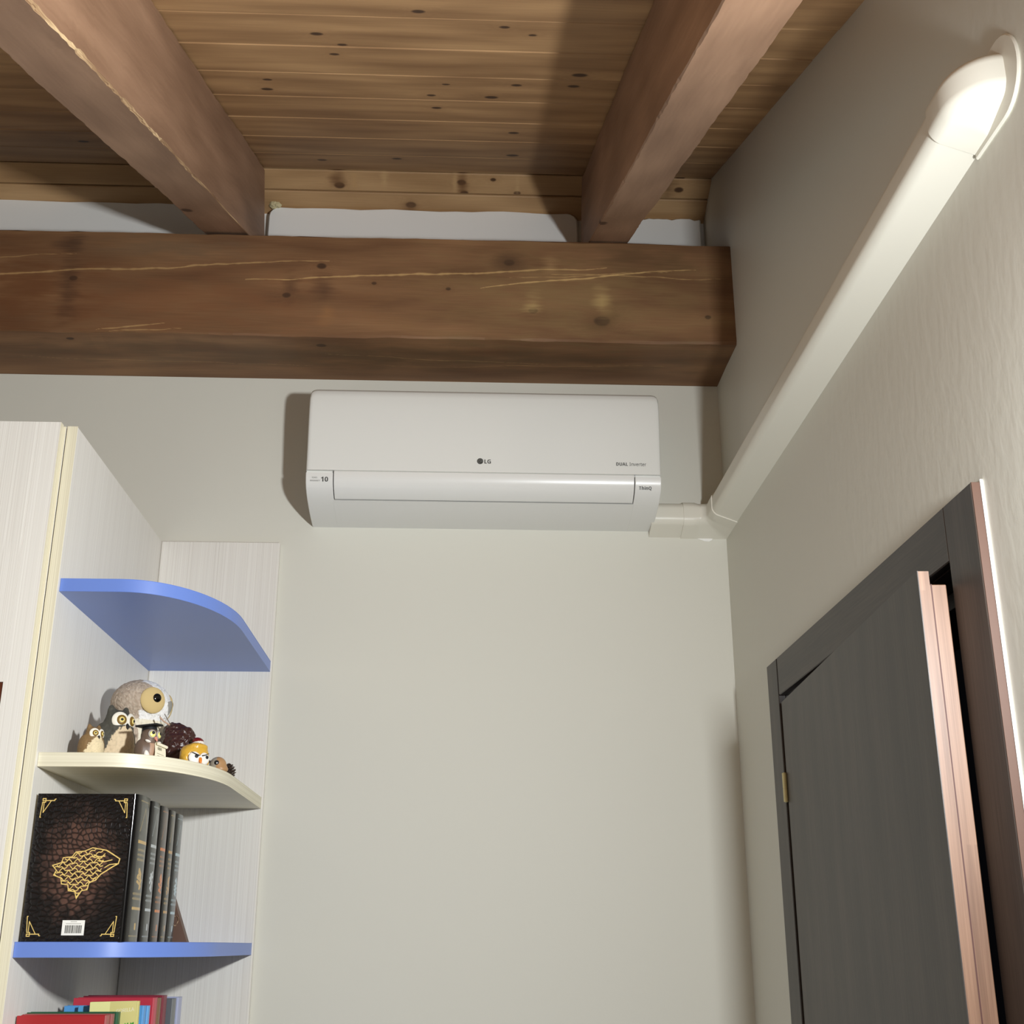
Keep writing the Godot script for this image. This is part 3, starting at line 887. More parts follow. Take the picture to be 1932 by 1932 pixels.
	add_tube(mb, [Vector3(0.0012, 0, 0), Vector3(0.0048, 0, 0)], 0.00035, 5)
	add_ball(mb, Vector3(-0.0020, 0.0018, 0), Vector3(0.0007, 0.0007, 0.0004), Basis(), 8, 6)
	var em := part("emblem_lines", mb.mesh(), M.ink_grey, emblem)
	em.position.z = 0.0006
	var tx := part("maker_lettering", text_mesh("LG", 0.0100, 0.0004, 700), M.ink, t)
	tx.position = Vector3(0.0515 - x0, 0.0997, 0.1818)
	tx.rotation.x = 0.056
	tx = part("model_lettering", text_mesh("DUAL", 0.0080, 0.0004, 700), M.ink, t)
	tx.position = Vector3(0.3700 - x0, 0.0985, 0.1816)
	tx.rotation.x = 0.056
	tx = part("model_lettering", text_mesh("Inverter", 0.0080, 0.0004, 400), M.ink, t)
	tx.position = Vector3(0.4080 - x0, 0.0985, 0.1816)
	tx.rotation.x = 0.056
	var tilt := 0.42
	tx = part("side_lettering", text_mesh("ThinQ", 0.0078, 0.0004, 700), M.ink, t)
	tx.position = Vector3(0.4255 - x0, 0.0425, 0.1712)
	tx.rotation.x = tilt
	tx = part("warranty_mark", text_mesh("10", 0.0112, 0.0004, 700), M.ink, t)
	tx.position = Vector3(-0.3300 - x0, 0.0515, 0.1757)
	tx.rotation.x = tilt * 0.75
	for ln in [[0.0550, "YEARS"], [0.0485, "WARRANTY"]]:
		tx = part("warranty_text", text_mesh(ln[1], 0.0034, 0.0003, 400), M.ink_grey, t)
		tx.position = Vector3(-0.3520 - x0 - (0.0010 if ln[0] > 0.052 else 0.0), ln[0], 0.1769 if ln[0] > 0.052 else 0.1742)
		tx.rotation.x = tilt * 0.75

func disc(r: float, d: float) -> ArrayMesh:
	var o := PackedVector2Array()
	for i in 28: o.append(Vector2(cos(TAU * i / 28), sin(TAU * i / 28)) * r)
	var mb := MB.new()
	add_prism(mb, o, Vector3.ZERO, Vector3.RIGHT, Vector3.UP, Vector3.BACK, d)
	return mb.mesh()

func arc(r: float, a0: float, a1: float, n_: int) -> Array:
	var p := []
	for i in n_ + 1:
		var a := lerpf(a0, a1, float(i) / n_)
		p.append(Vector3(cos(a), sin(a), 0) * r)
	return p

# ---------------------------------------------------------------- pipe trunking
# section: d = distance from the wall, y above the bottom line
func trunk_section(grow := 0.0) -> Array:
	var c := [Vector2(0, 0), Vector2(0.050, 0.019), Vector2(0.058, 0.030), Vector2(0.058, 0.062), Vector2(0.050, 0.072), Vector2(0, 0.086)]
	var r := []
	for i in c.size():
		if i == 0 or i == c.size() - 1:
			r.append(c[i] + Vector2(0, -grow if i == 0 else grow))
			continue
		var a: Vector2 = (c[i - 1] - c[i]).normalized()
		var b: Vector2 = (c[i + 1] - c[i]).normalized()
		var q := 0.0055
		for k in 4:
			var t := k / 3.0
			var p: Vector2 = (c[i] + a * q).lerp(c[i], t).lerp(c[i].lerp(c[i] + b * q, t), t)
			r.append(p + Vector2(grow, 0) + (p - Vector2(0.03, 0.043)).normalized() * grow * Vector2(0, 1))
	return r

func trunking():
	var t := thing("pipe_trunking", "cream plastic pipe trunking from the air conditioner along the right wall", "trunking", Vector3(XR, 2.557, 0))
	# local origin: wall corner at the bottom line; back wall is z = 0, right wall is x = 0
	var sec := trunk_section()
	var big := trunk_section(0.0025)
	var on_back = func(s: Array, x: float) -> PackedVector3Array:
		var r := PackedVector3Array()
		for p in s: r.append(Vector3(x, p.y, p.x))
		return r
	var on_right = func(s: Array, z: float) -> PackedVector3Array:
		var r := PackedVector3Array()
		for p in s: r.append(Vector3(-p.x, p.y, z))
		return r
	var mb := MB.new()
	add_loft(mb, [on_back.call(sec, -0.1935), on_back.call(sec, -0.15), on_back.call(sec, -0.108)])
	part("short_run", mb.mesh(), M.trunk, t)
	# corner joint: sweep along the back wall, then round the inner corner to the right wall
	var rings := []
	for x in [-0.115, -0.112, -0.095, -0.085]:
		rings.append(on_back.call(big, x))
	var steps := 16
	var dmax := 0.0605
	var cc := 0.076
	for i in steps + 1:
		var a := PI / 2 * i / steps
		var ring := PackedVector3Array()
		var sq := Vector2(-cc + cc * tan(a), 0.0) if a <= PI / 4 else Vector2(0.0, cc - cc * tan(PI / 2 - a))
		for p in big:
			var R: float = cc - p.x
			var arcp := Vector2(-cc + R * sin(a), cc - R * cos(a))
			var q := sq.lerp(arcp, clampf(p.x / dmax, 0.0, 1.0))
			ring.append(Vector3(q.x, p.y, q.y))
		rings.append(ring)
	rings.append(on_right.call(big, 0.10)); rings.append(on_right.call(big, 0.124)); rings.append(on_right.call(big, 0.128))
	mb = MB.new()
	add_loft(mb, rings)
	part("corner_joint", mb.mesh(), M.trunk, t)
	mb = MB.new()
	rings = []
	for i in 13: rings.append(on_right.call(sec, lerpf(0.12, 1.60, i / 12.0)))
	add_loft(mb, rings)
	part("long_run", mb.mesh(), M.trunk, t)
	# end elbow turning into the wall, with a flange plate
	var eb := trunk_section(0.004)
	rings = [on_right.call(trunk_section(0.0025), 1.575), on_right.call(eb, 1.577), on_right.call(eb, 1.60)]
	for i in 13:
		var a := PI / 2 * i / 12.0
		var ring := PackedVector3Array()
		for p in eb: ring.append(Vector3(-p.x * cos(a) * 1.0, p.y, 1.615 + p.x * sin(a) * 1.12))
		rings.append(ring)
	mb = MB.new()
	add_loft(mb, rings, true, false)
	part("end_elbow", mb.mesh(), M.trunk, t)
	var o := PackedVector2Array()   # flange outline in (z, y)
	o.append(Vector2(1.578, -0.010)); o.append(Vector2(1.66, -0.012))
	for i in 15:
		var a := -PI / 2 + PI * i / 14.0
		o.append(Vector2(1.665 + 0.052 * cos(a), 0.043 + 0.055 * sin(a)))
	o.append(Vector2(1.66, 0.098)); o.append(Vector2(1.578, 0.096))
	mb = MB.new()
	add_prism(mb, o, Vector3(0, 0, 0), Vector3.BACK, Vector3.UP, Vector3.LEFT, 0.005, 0.0018)
	part("wall_flange", mb.mesh(), M.trunk, t)
	# white filler smear below the corner joint
	o = PackedVector2Array()
	for p in [Vector2(-0.075, 0.0), Vector2(-0.066, -0.004), Vector2(-0.055, -0.0075), Vector2(-0.044, -0.0085), Vector2(-0.037, -0.005), Vector2(-0.034, 0.0), Vector2(-0.05, 0.003)]: o.append(p)
	mb = MB.new()
	add_prism(mb, o, Vector3(0, -0.001, 0.0002), Vector3.RIGHT, Vector3.UP, Vector3.BACK, 0.0012, 0.0004)
	part("filler_smear", mb.mesh(), M.plaster, t, "small white filler smear under the joint")

# ---------------------------------------------------------------- corner shelves and wardrobe
func shelf_outline() -> PackedVector2Array:
	# in (x, -z): relative to x = -0.733, z = 0.02
	var o := PackedVector2Array()
	o.append(Vector2(0, 0))
	o.append(Vector2(0, 0.682))
	o.append(Vector2(0.10, 0.682))
	for i in 17:
		var a := PI / 2 - PI / 2 * i / 16.0
		o.append(Vector2(0.110 + 0.171 * cos(a), 0.395 + 0.287 * sin(a)))
	o.append(Vector2(0.281, 0.0))
	return o

func shelving():
	var u := thing("corner_shelf", "whitewashed corner shelf unit with blue and cream rounded shelves", "shelf", Vector3(-0.733, 0, 0))
	part("side_panel", bx(Vector3(-0.019, 0, 0.001), Vector3(0, 2.526, 0.712), 0.0012, 1), M.laminate, u)
	part("side_edge", bx(Vector3(-0.0192, 0, 0.7122), Vector3(0.0003, 2.5265, 0.7135), 0.0004, 1), M.laminate_edge, u)
	part("back_panel", bx(Vector3(0.0004, 0, 0.0008), Vector3(0.285, 2.526, 0.0195), 0.0025, 1, Vector2(0.2, 0.4)), M.laminate, u)
	var ol := shelf_outline()
	var specs := [[2.2065, M.blue, "blue rounded shelf, topmost"], [1.893, M.laminate_edge, "cream rounded shelf"], [1.5825, M.blue, "blue rounded shelf under the tall books"], [1.268, M.laminate_edge, "cream rounded shelf"], [0.953, M.blue, "blue rounded shelf"], [0.638, M.laminate_edge, "cream rounded shelf"], [0.32, M.blue, "blue rounded shelf"]]
	for s in specs:
		var mb := MB.new()
		add_prism(mb, ol, Vector3(0.0006, s[0], 0.0198), Vector3.RIGHT, Vector3.BACK, Vector3.UP, 0.0245, 0.0009)
		part("shelf_board", mb.mesh(), s[1], u, s[2])
	var wd := thing("wardrobe", "tall whitewashed wardrobe front left of the corner shelves", "wardrobe", Vector3(-0.7535, 0, 0))
	part("carcass", bx(Vector3(-1.2, 0, 0.001), Vector3(-0.001, 2.5255, 0.7123), 0.001, 1), M.laminate, wd)
	part("carcass_edge", bx(Vector3(-0.0190, 0, 0.7124), Vector3(-0.0012, 2.5258, 0.7134), 0.0003, 1), M.laminate_edge, wd)
	part("door_edge", bx(Vector3(-0.0062, 0, 0.7142), Vector3(-0.0056, 2.528, 0.7295), 0.0002, 1), M.laminate_edge, wd)
	var mb := MB.new()
	# door front with an opening for the dark panel
	add_box(mb, Vector3(-0.0465, 0, 0.7142), Vector3(-0.0063, 2.528, 0.7296), 0.0004, 1)
	add_box(mb, Vector3(-0.60, 2.0345, 0.7142), Vector3(-0.0466, 2.528, 0.7296), 0.0004, 1)
	part("door_front", mb.mesh(), M.laminate, wd)
	part("brown_panel", bx(Vector3(-0.60, 0, 0.7142), Vector3(-0.0467, 2.0340, 0.7280), 0.0006, 1), M.mahogany, wd, "dark reddish brown panel set into the front")

# ---------------------------------------------------------------- owls on the cream shelf
const SHELF2 := 1.9176

func eye_set(t: Node, at: Vector3, out: Vector3, rings: Array, called := "eye"):
	# stacked discs: [radius, material]; the first is the part, the others its sub-parts
	var first: Node = null
	var b := Basis.looking_at(-out.normalized(), Vector3.UP)
	for k in rings.size():
		var mb := MB.new()
		var r: float = rings[k][0]
		add_ball(mb, Vector3.ZERO, Vector3(r, r, r * 0.32), Basis(), 18, 10)
		if k == 0:
			first = part(called, mb.mesh(), rings[k][1], t)
			first.transform = Transform3D(b, at)
		else:
			var p := part(rings[k][2], mb.mesh(), rings[k][1], first)
			p.position = Vector3(0, 0, rings[0][0] * 0.32 + 0.0004 * k - r * 0.20) + (rings[k][3] if rings[k].size() > 3 else Vector3.ZERO)

func cone(r: float, h: float, sides := 10) -> ArrayMesh:
	# along +z
	var mb := MB.new()
	var rings := []
	for k in 5:
		var f := k / 4.0
		var ring := PackedVector3Array()
		for i in sides:
			var a := TAU * i / sides
			ring.append(Vector3(cos(a), sin(a), 0) * r * sqrt(1.0 - f * 0.995) + Vector3(0, -0.25 * h * f * f, h * f))
		rings.append(ring)
	add_loft(mb, rings)
	return mb.mesh()

func owl_figure(called: String, label: String, at: Vector3, turn: float, s: float, back: Color, front: Color, seed_: int) -> Node3D:
	var t := thing(called, label, "figurine", at, "owl ornaments on the cream shelf")
	t.rotation.y = turn
	t.scale = Vector3.ONE
	var n1 := noise(seed_, 0.16, FastNoiseLite.TYPE_CELLULAR, 1)
	var n2 := noise(seed_ + 3, 0.12, FastNoiseLite.TYPE_SIMPLEX_SMOOTH, 2)
	var mb := MB.new()
	var parts := [{"c": Vector3(0, 0.046, 0) * s, "r": Vector3(0.034, 0.049, 0.031) * s}, {"c": Vector3(0, 0.014, 0.002) * s, "r": Vector3(0.031, 0.016, 0.028) * s},
		{"c": Vector3(0, 0.085, 0.003) * s, "r": Vector3(0.027, 0.023, 0.023) * s}, {"c": Vector3(0.017, 0.106, -0.002) * s, "r": Vector3(0.006, 0.011, 0.005) * s}, {"c": Vector3(-0.017, 0.106, -0.002) * s, "r": Vector3(0.006, 0.011, 0.005) * s},
		{"c": Vector3(0.030, 0.044, -0.008) * s, "r": Vector3(0.010, 0.036, 0.020) * s}, {"c": Vector3(-0.030, 0.044, -0.008) * s, "r": Vector3(0.010, 0.036, 0.020) * s}]
	add_blob(mb, parts, 0.0023 if s > 0.8 else 0.0017, 0.010 * s, func(p, _g):
		var q: Vector3 = p / s
		var c := back
		if q.z > -0.008 and Vector2(q.x / 0.034, (q.y - 0.022) / 0.054).length() + 0.12 * n2.get_noise_3dv(p * 1500.0) < 1.0: c = front
		var k: float = n1.get_noise_3dv(p * 1000.0 * (1.0 / s) * 1.4)
		return c.darkened(clampf(0.28 + k * 0.55, 0.0, 0.6)), 0.0012 * s, n1)
	part("body", mb.mesh(), vmat(0.7), t)
	var white := mat(rgb(236, 230, 214), 0.45)
	var gold := mat(rgb(122, 92, 26), 0.4)
	var yellow := mat(rgb(236, 214, 130), 0.3)
	for x in [-1.0, 1.0]:
		eye_set(t, Vector3(0.0125 * x, 0.087, 0.0205) * s, Vector3(0.45 * x, 0.05, 1.0), [[0.0155 * s, white], [0.0095 * s, gold, "eye_ring", Vector3(-0.002 * x * s, 0, 0)], [0.0052 * s, yellow, "iris", Vector3(-0.002 * x * s, 0, 0.001 * s)], [0.0026 * s, M.black, "pupil", Vector3(-0.002 * x * s, 0, 0.0022 * s)]])
	var bk := part("beak", cone(0.0045 * s, 0.011 * s), M.black, t)
	bk.position = Vector3(0, 0.079, 0.024) * s
	bk.rotation.x = 0.7
	return t

func owls():
	# large plush owl
	var t := thing("plush_owl", "large plush owl with beige back and white face, tallest on the cream shelf", "plush toy", Vector3(-0.652, SHELF2, 0.385))
	t.rotation.y = deg_to_rad(84)
	var n1 := noise(31, 0.20, FastNoiseLite.TYPE_SIMPLEX_SMOOTH, 2)
	var n2 := noise(37, 0.05, FastNoiseLite.TYPE_SIMPLEX_SMOOTH, 2)
	var mb := MB.new()
	var parts := [{"c": Vector3(0, 0.066, 0.004), "r": Vector3(0.054, 0.070, 0.056)}, {"c": Vector3(0, 0.020, 0.006), "r": Vector3(0.050, 0.021, 0.048)}, {"c": Vector3(0, 0.143, 0.004), "r": Vector3(0.062, 0.048, 0.058)}, {"c": Vector3(0, 0.127, 0.042), "r": Vector3(0.018, 0.018, 0.018)}]
	add_blob(mb, parts, 0.0030, 0.018, func(p, _g):
		var fur := 0.5 + 0.5 * n1.get_noise_3d(p.x * 1400.0, p.y * 500.0, p.z * 1400.0)
		var beige := lin(150, 128, 108).lerp(lin(208, 192, 172), fur)
		var cream := lin(222, 212, 184).lerp(lin(240, 234, 214), fur)
		var white := lin(226, 224, 220).lerp(lin(246, 244, 240), fur)
		var edge: float = 0.006 * n2.get_noise_3dv(p * 1000.0)
		if p.y > 0.106:
			if absf(p.x) < 0.034 + edge and p.z > 0.014 - maxf(0.0, 0.020 - absf(p.x)) * 0.9: return white
			if p.z > 0.02 and p.y < 0.122: return white
			return beige
		if p.z > 0.004 + edge and absf(p.x) < 0.050: return cream
		return beige, 0.0016, n1)
	part("body", mb.mesh(), vmat(0.95), t)
	for x in [-1.0, 1.0]:
		mb = MB.new()
		add_blob(mb, [{"c": Vector3(0, 0, 0), "r": Vector3(0.010, 0.040, 0.030)}], 0.003, 0.01, func(p, _g): return lin(168, 148, 128).lerp(lin(204, 188, 168), 0.5 + 0.5 * n1.get_noise_3d(p.x * 1400.0, p.y * 500.0, p.z * 1400.0)), 0.0012, n1, false)
		var w := part("wing", mb.mesh(), vmat(0.95), t)
		w.position = Vector3(0.052 * x, 0.066, -0.006)
		w.rotation = Vector3(0.15, 0, 0.12 * x)
		eye_set(t, Vector3(0.0400 * x, 0.143, 0.0425), Vector3(0.95 * x, 0.03, 1.0), [[0.0265, mat(rgb(206, 180, 124), 0.9)], [0.0088, mat(rgb(8, 8, 8), 0.06), "eye_bead", Vector3(-0.0050 * x, 0.004, 0.0012)]], "face_disc")
	var bk := part("beak", cone(0.0085, 0.020, 12), mat(rgb(140, 138, 130), 0.8), t)
	bk.position = Vector3(0, 0.141, 0.057)
	bk.rotation.x = 0.95
	bk.scale = Vector3(1.3, 1.5, 1.0)
	# figurines
	owl_figure("owl_figurine", "medium owl figurine with dark grey back and big white eye ring", Vector3(-0.660, SHELF2, 0.492), deg_to_rad(54), 1.02, lin(74, 72, 62), lin(222, 200, 164), 5)
	owl_figure("owl_figurine", "small brown owl figurine with cream breast, leftmost on the cream shelf", Vector3(-0.680, SHELF2, 0.572), deg_to_rad(52), 0.60, lin(132, 104, 66), lin(226, 208, 168), 8)
	graduate_owl()
	# dark lumpy ornament
	t = thing("carved_ornament", "dark maroon brown lumpy ornament behind the yellow hooded owl", "ornament", Vector3(-0.560, SHELF2, 0.425), "owl ornaments on the cream shelf")
	var nz := noise(51, 0.085, FastNoiseLite.TYPE_CELLULAR, 2)
	mb = MB.new()
	add_blob(mb, [{"c": Vector3(0, 0.040, 0), "r": Vector3(0.032, 0.044, 0.028)}, {"c": Vector3(-0.008, 0.074, 0), "r": Vector3(0.020, 0.022, 0.018)}, {"c": Vector3(0.018, 0.072, 0.002), "r": Vector3(0.012, 0.016, 0.013)}], 0.0022, 0.012, func(_p, _g): return lin(62, 34, 30), 0.007, nz)
	part("body", mb.mesh(), vmat(0.35), t)
	mb = MB.new()
	add_tube(mb, [Vector3(-0.032, 0.106, 0.022), Vector3(-0.024, 0.098, 0.025), Vector3(-0.011, 0.0905, 0.027)], 0.0017, 6)
	part("stick", mb.mesh(), mat(rgb(206, 172, 146), 0.6), t, "thin pinkish stick")
	mb = MB.new()
	add_tube(mb, [Vector3(-0.028, 0.116, 0.006), Vector3(-0.019, 0.102, 0.008), Vector3(-0.012, 0.092, 0.008)], 0.0008, 5)
	part("cord", mb.mesh(), mat(rgb(110, 100, 90), 0.8), t)
	hooded_owl()
	# small white figure with a red cap
	t = thing("capped_figurine", "tiny white figurine with a dark red cap behind the yellow hooded owl", "figurine", Vector3(-0.512, SHELF2, 0.455), "owl ornaments on the cream shelf")
	mb = MB.new()
	add_blob(mb, [{"c": Vector3(0, 0.022, 0), "r": Vector3(0.010, 0.022, 0.010)}, {"c": Vector3(0, 0.052, 0), "r": Vector3(0.0118, 0.012, 0.0115)}], 0.0016, 0.006, func(_p, _g): return lin(236, 228, 216))
	part("body", mb.mesh(), vmat(0.35), t)
	mb = MB.new()
	add_ball(mb, Vector3(-0.001, 0.0575, -0.001), Vector3(0.0118, 0.0085, 0.0116), Basis(Vector3.FORWARD, 0.18), 16, 10)
	part("cap", mb.mesh(), mat(rgb(112, 22, 20), 0.35), t)
	mb = MB.new()
	add_ball(mb, Vector3(0.0065, 0.0525, 0.0092), Vector3(0.0014, 0.0018, 0.001), Basis(), 10, 6)
	part("eye", mb.mesh(), M.black, t)
	# egg shaped bird
	t = thing("bird_figurine", "small grey and tan egg shaped bird figurine beside the dark pine cone", "figurine", Vector3(-0.4735, SHELF2, 0.432), "owl ornaments on the cream shelf")
	mb = MB.new()
	add_blob(mb, [{"c": Vector3(-0.002, 0.016, 0), "r": Vector3(0.0165, 0.0160, 0.015)}, {"c": Vector3(0.003, 0.008, 0), "r": Vector3(0.0155, 0.008, 0.015)}], 0.0016, 0.006, func(p, _g): return lin(160, 152, 138) if p.x < -0.002 else lin(176, 136, 92))
	part("body", mb.mesh(), vmat(0.4), t)
	eye_set(t, Vector3(-0.002, 0.019, 0.0142), Vector3(0, 0.1, 1), [[0.0048, M.black], [0.0012, mat(rgb(240, 240, 240), 0.3), "glint", Vector3(0.001, -0.001, 0)]])
	var be := part("beak", cone(0.003, 0.008, 8), mat(rgb(56, 54, 52), 0.5), t)
	be.position = Vector3(-0.0165, 0.022, 0.004)
	be.rotation.y = -PI / 2
	# pine cone
	t = thing("pine_cone", "dark brown furry pine cone at the right end of the cream shelf", "pine cone", Vector3(-0.4675, SHELF2, 0.365), "owl ornaments on the cream shelf")
	var sm := MB.new()
	var scale_outline := PackedVector2Array([Vector2(-0.0035, 0), Vector2(0.0035, 0), Vector2(0.0042, 0.005), Vector2(0, 0.0085), Vector2(-0.0042, 0.005)])
	add_prism(sm, scale_outline, Vector3(0, 0, -0.0007), Vector3.RIGHT, Vector3.UP, Vector3.BACK, 0.0014, 0.0003)
	var scm := sm.mesh()
	var brown := mat(rgb(58, 42, 30), 0.8)
	mb = MB.new()
	add_ball(mb, Vector3(0, 0.014, 0), Vector3(0.0085, 0.0135, 0.0085), Basis(), 14, 10)
	part("core", mb.mesh(), brown, t)
	for k in 46:
		var f := (k + 0.5) / 46.0
		var a := k * 2.39996
		var y := 0.003 + 0.023 * f
		var r := 0.0085 * sin(clampf(0.25 + f * 0.75, 0, 1) * PI * 0.93 + 0.1)
		var o := part("scale", scm, brown, t)
		var outv := Vector3(cos(a), 0.35, sin(a)).normalized()
		o.transform = Transform3D(Basis.looking_at(-outv.cross(Vector3(-sin(a), 0, cos(a))), outv).orthonormalized(), Vector3(cos(a) * r, y - 0.001, sin(a) * r))

func graduate_owl():
	var t := thing("graduate_owl", "brown owl figurine wearing a black graduation cap and holding a scroll", "figurine", Vector3(-0.580, SHELF2, 0.565), "owl ornaments on the cream shelf")
	t.rotation.y = deg_to_rad(58)
	var mb := MB.new()
	add_blob(mb, [{"c": Vector3(0, 0.024, 0), "r": Vector3(0.021, 0.026, 0.019)}, {"c": Vector3(0, 0.051, 0.002), "r": Vector3(0.0175, 0.015, 0.016)}, {"c": Vector3(0.019, 0.022, -0.003), "r": Vector3(0.006, 0.019, 0.011)}, {"c": Vector3(-0.019, 0.022, -0.003), "r": Vector3(0.006, 0.019, 0.011)}], 0.0017, 0.007, func(p, _g):
		if p.z > 0.009 and p.y < 0.036 and absf(p.x) < 0.011: return lin(176, 142, 116)
		return lin(104, 86, 72))
	part("body", mb.mesh(), vmat(0.5), t)
	var white := mat(rgb(238, 232, 222), 0.4)
	mb = MB.new()
	for x in [-1.0, 1.0]:
		add_ball(mb, Vector3(0.012 * x, 0.0385, 0.011), Vector3(0.0075, 0.0026, 0.004), Basis(Vector3.FORWARD, -0.25 * x), 12, 8)
	part("collar", mb.mesh(), white, t)
	mb = MB.new()
	for x in [-1.0, 1.0]:
		add_ball(mb, Vector3(0.0135 * x, 0.0115, 0.012), Vector3(0.006, 0.0110, 0.005), Basis(Vector3.FORWARD, 0.3 * x), 12, 8)
	part("gown_trim", mb.mesh(), white, t)
	for x in [-1.0, 1.0]:
		eye_set(t, Vector3(0.0078 * x, 0.0525, 0.0150), Vector3(0.35 * x, 0.05, 1.0), [[0.0078, mat(rgb(172, 164, 156), 0.4)], [0.0056, mat(rgb(240, 232, 140), 0.25), "iris", Vector3(0, -0.0008, 0.0004)], [0.0030, M.black, "pupil", Vector3(0.0006, 0.0016, 0.0012)]])
	var bk := part("beak", cone(0.0034, 0.008), mat(rgb(214, 142, 124), 0.4), t)
	bk.position = Vector3(0, 0.0455, 0.0165)
	bk.rotation.x = 0.7
	var cap := Node3D.new()
	cap.name = "graduation_cap"
	t.add_child(cap)
	cap.position = Vector3(0, 0.0625, -0.001)
	cap.rotation = Vector3(-0.10, 0.5, 0.10)
	mb = MB.new()
	var rings := []
	for k in [[-0.006, 0.0150], [0.004, 0.0135], [0.0055, 0.012]]:
		var ring := PackedVector3Array()
		for i in 18: ring.append(Vector3(cos(TAU * i / 18) * k[1], k[0], sin(TAU * i / 18) * k[1]))
		rings.append(ring)
	add_loft(mb, rings)
	part("cap_band", mb.mesh(), M.black, cap)
	part("cap_board", bx(Vector3(-0.0205, 0.0055, -0.0205), Vector3(0.0205, 0.0090, 0.0205), 0.0012), M.black, cap)
	mb = MB.new()
	add_ball(mb, Vector3(0, 0.0098, 0), Vector3(0.0022, 0.0014, 0.0022), Basis(), 10, 6)
	part("cap_button", mb.mesh(), mat(rgb(70, 74, 74), 0.4), cap)
	var sc := Node3D.new()
	sc.name = "scroll"
	t.add_child(sc)
	sc.position = Vector3(0.009, 0.018, 0.0215)
	sc.rotation = Vector3(-0.18, 0.05, -0.16)
	var paper := mat(rgb(238, 230, 204), 0.6)
	# sheet that curls at the upper edge
	mb = MB.new()
	var ol := PackedVector2Array()
	for i in 7: ol.append(Vector2(0.0010 + 0.0012 * sin(i * 0.6), -0.017 + i * 0.005))
	for i in 9:
		var a := PI - 1.35 * PI * i / 8.0
		ol.append(Vector2(0.0032 + 0.0030 * cos(a), 0.0150 + 0.0030 * sin(a)))
	var n_ := ol.size()
	for i in n_: ol.append(ol[n_ - 1 - i] + Vector2(-0.0009, -0.0002))
	add_prism(mb, ol, Vector3(-0.014, 0, 0), Vector3.BACK, Vector3.UP, Vector3.RIGHT, 0.028)
	part("sheet", mb.mesh(), paper, sc)
	var ln := part("writing", text_mesh("001", 0.0050, 0.0003), mat(rgb(110, 108, 88), 0.6), sc)
	ln.position = Vector3(-0.003, 0.007, 0.0030)
	mb = MB.new()
	for k in 3: add_box(mb, Vector3(-0.010 + 0.002 * k, -0.003 - 0.004 * k, 0.0022), Vector3(0.008, -0.0023 - 0.004 * k, 0.0027), 0.0)
	part("writing_lines", mb.mesh(), mat(rgb(150, 146, 122), 0.6), sc)

func hooded_owl():
	var t := thing("hooded_owl", "small owl figurine with glossy yellow hood, white eyes and orange beak", "figurine", Vector3(-0.5035, SHELF2, 0.512), "owl ornaments on the cream shelf")
	t.rotation.y = deg_to_rad(40)
	var mb := MB.new()
	add_blob(mb, [{"c": Vector3(0, 0.013, 0), "r": Vector3(0.024, 0.016, 0.019)}, {"c": Vector3(0, 0.006, 0), "r": Vector3(0.023, 0.006, 0.019)}], 0.0017, 0.006, func(_p, _g): return lin(206, 184, 164))
	part("body", mb.mesh(), vmat(0.4), t)
	mb = MB.new()
	var nz := noise(77, 0.05)
	add_blob(mb, [{"c": Vector3(0, 0.026, -0.005), "r": Vector3(0.028, 0.0205, 0.020)}, {"c": Vector3(-0.021, 0.014, -0.002), "r": Vector3(0.008, 0.014, 0.013)}, {"c": Vector3(0.021, 0.014, -0.004), "r": Vector3(0.008, 0.014, 0.012)}, {"c": Vector3(0.004, 0.040, 0.004), "r": Vector3(0.017, 0.006, 0.011)}], 0.0018, 0.006, func(_p, _g): return lin(214, 168, 62), 0.0015, nz)
	part("hood", mb.mesh(), vmat(0.28), t)
	var white := mat(rgb(242, 236, 228), 0.3)
	for x in [-1.0, 1.0]:
		eye_set(t, Vector3(0.0105 * x, 0.0165, 0.0165), Vector3(0.22 * x, 0.1, 1.0), [[0.0112, white], [0.0034, M.black, "pupil", Vector3(0.003, 0.002, 0.0006)]])
		mb = MB.new()
		add_tube(mb, [Vector3(0.003 * x, 0.0205, 0.0212), Vector3(0.010 * x, 0.0225, 0.0212), Vector3(0.0185 * x, 0.0265, 0.0180)], [0.0012, 0.0010, 0.0005], 6)
		part("brow", mb.mesh(), M.black, t)
	var bk := part("beak", cone(0.0042, 0.011), mat(rgb(226, 132, 46), 0.35), t)
	bk.position = Vector3(0, 0.0145, 0.0185)
	bk.rotation.x = 0.8

# ---------------------------------------------------------------- drawing on images
func stroke(img: Image, a: Vector2, b: Vector2, w: float, c: Color):
	var lo := (a.min(b) - Vector2.ONE * (w + 1)).floor()
	var hi := (a.max(b) + Vector2.ONE * (w + 1)).ceil()
	for y in range(maxi(0, int(lo.y)), mini(img.get_height(), int(hi.y) + 1)):
		for x in range(maxi(0, int(lo.x)), mini(img.get_width(), int(hi.x) + 1)):
			var p := Vector2(x + 0.5, y + 0.5)
			var q := Geometry2D.get_closest_point_to_segment(p, a, b)
			var d := p.distance_to(q) - w * 0.5
			if d < 1.0: img.set_pixel(x, y, img.get_pixel(x, y).lerp(c, clampf(1.0 - d, 0.0, 1.0)))

func path(img: Image, pts: Array, w: float, c: Color, o := Vector2.ZERO, s := Vector2.ONE):
	for i in pts.size() - 1: stroke(img, o + pts[i] * s, o + pts[i + 1] * s, w, c)

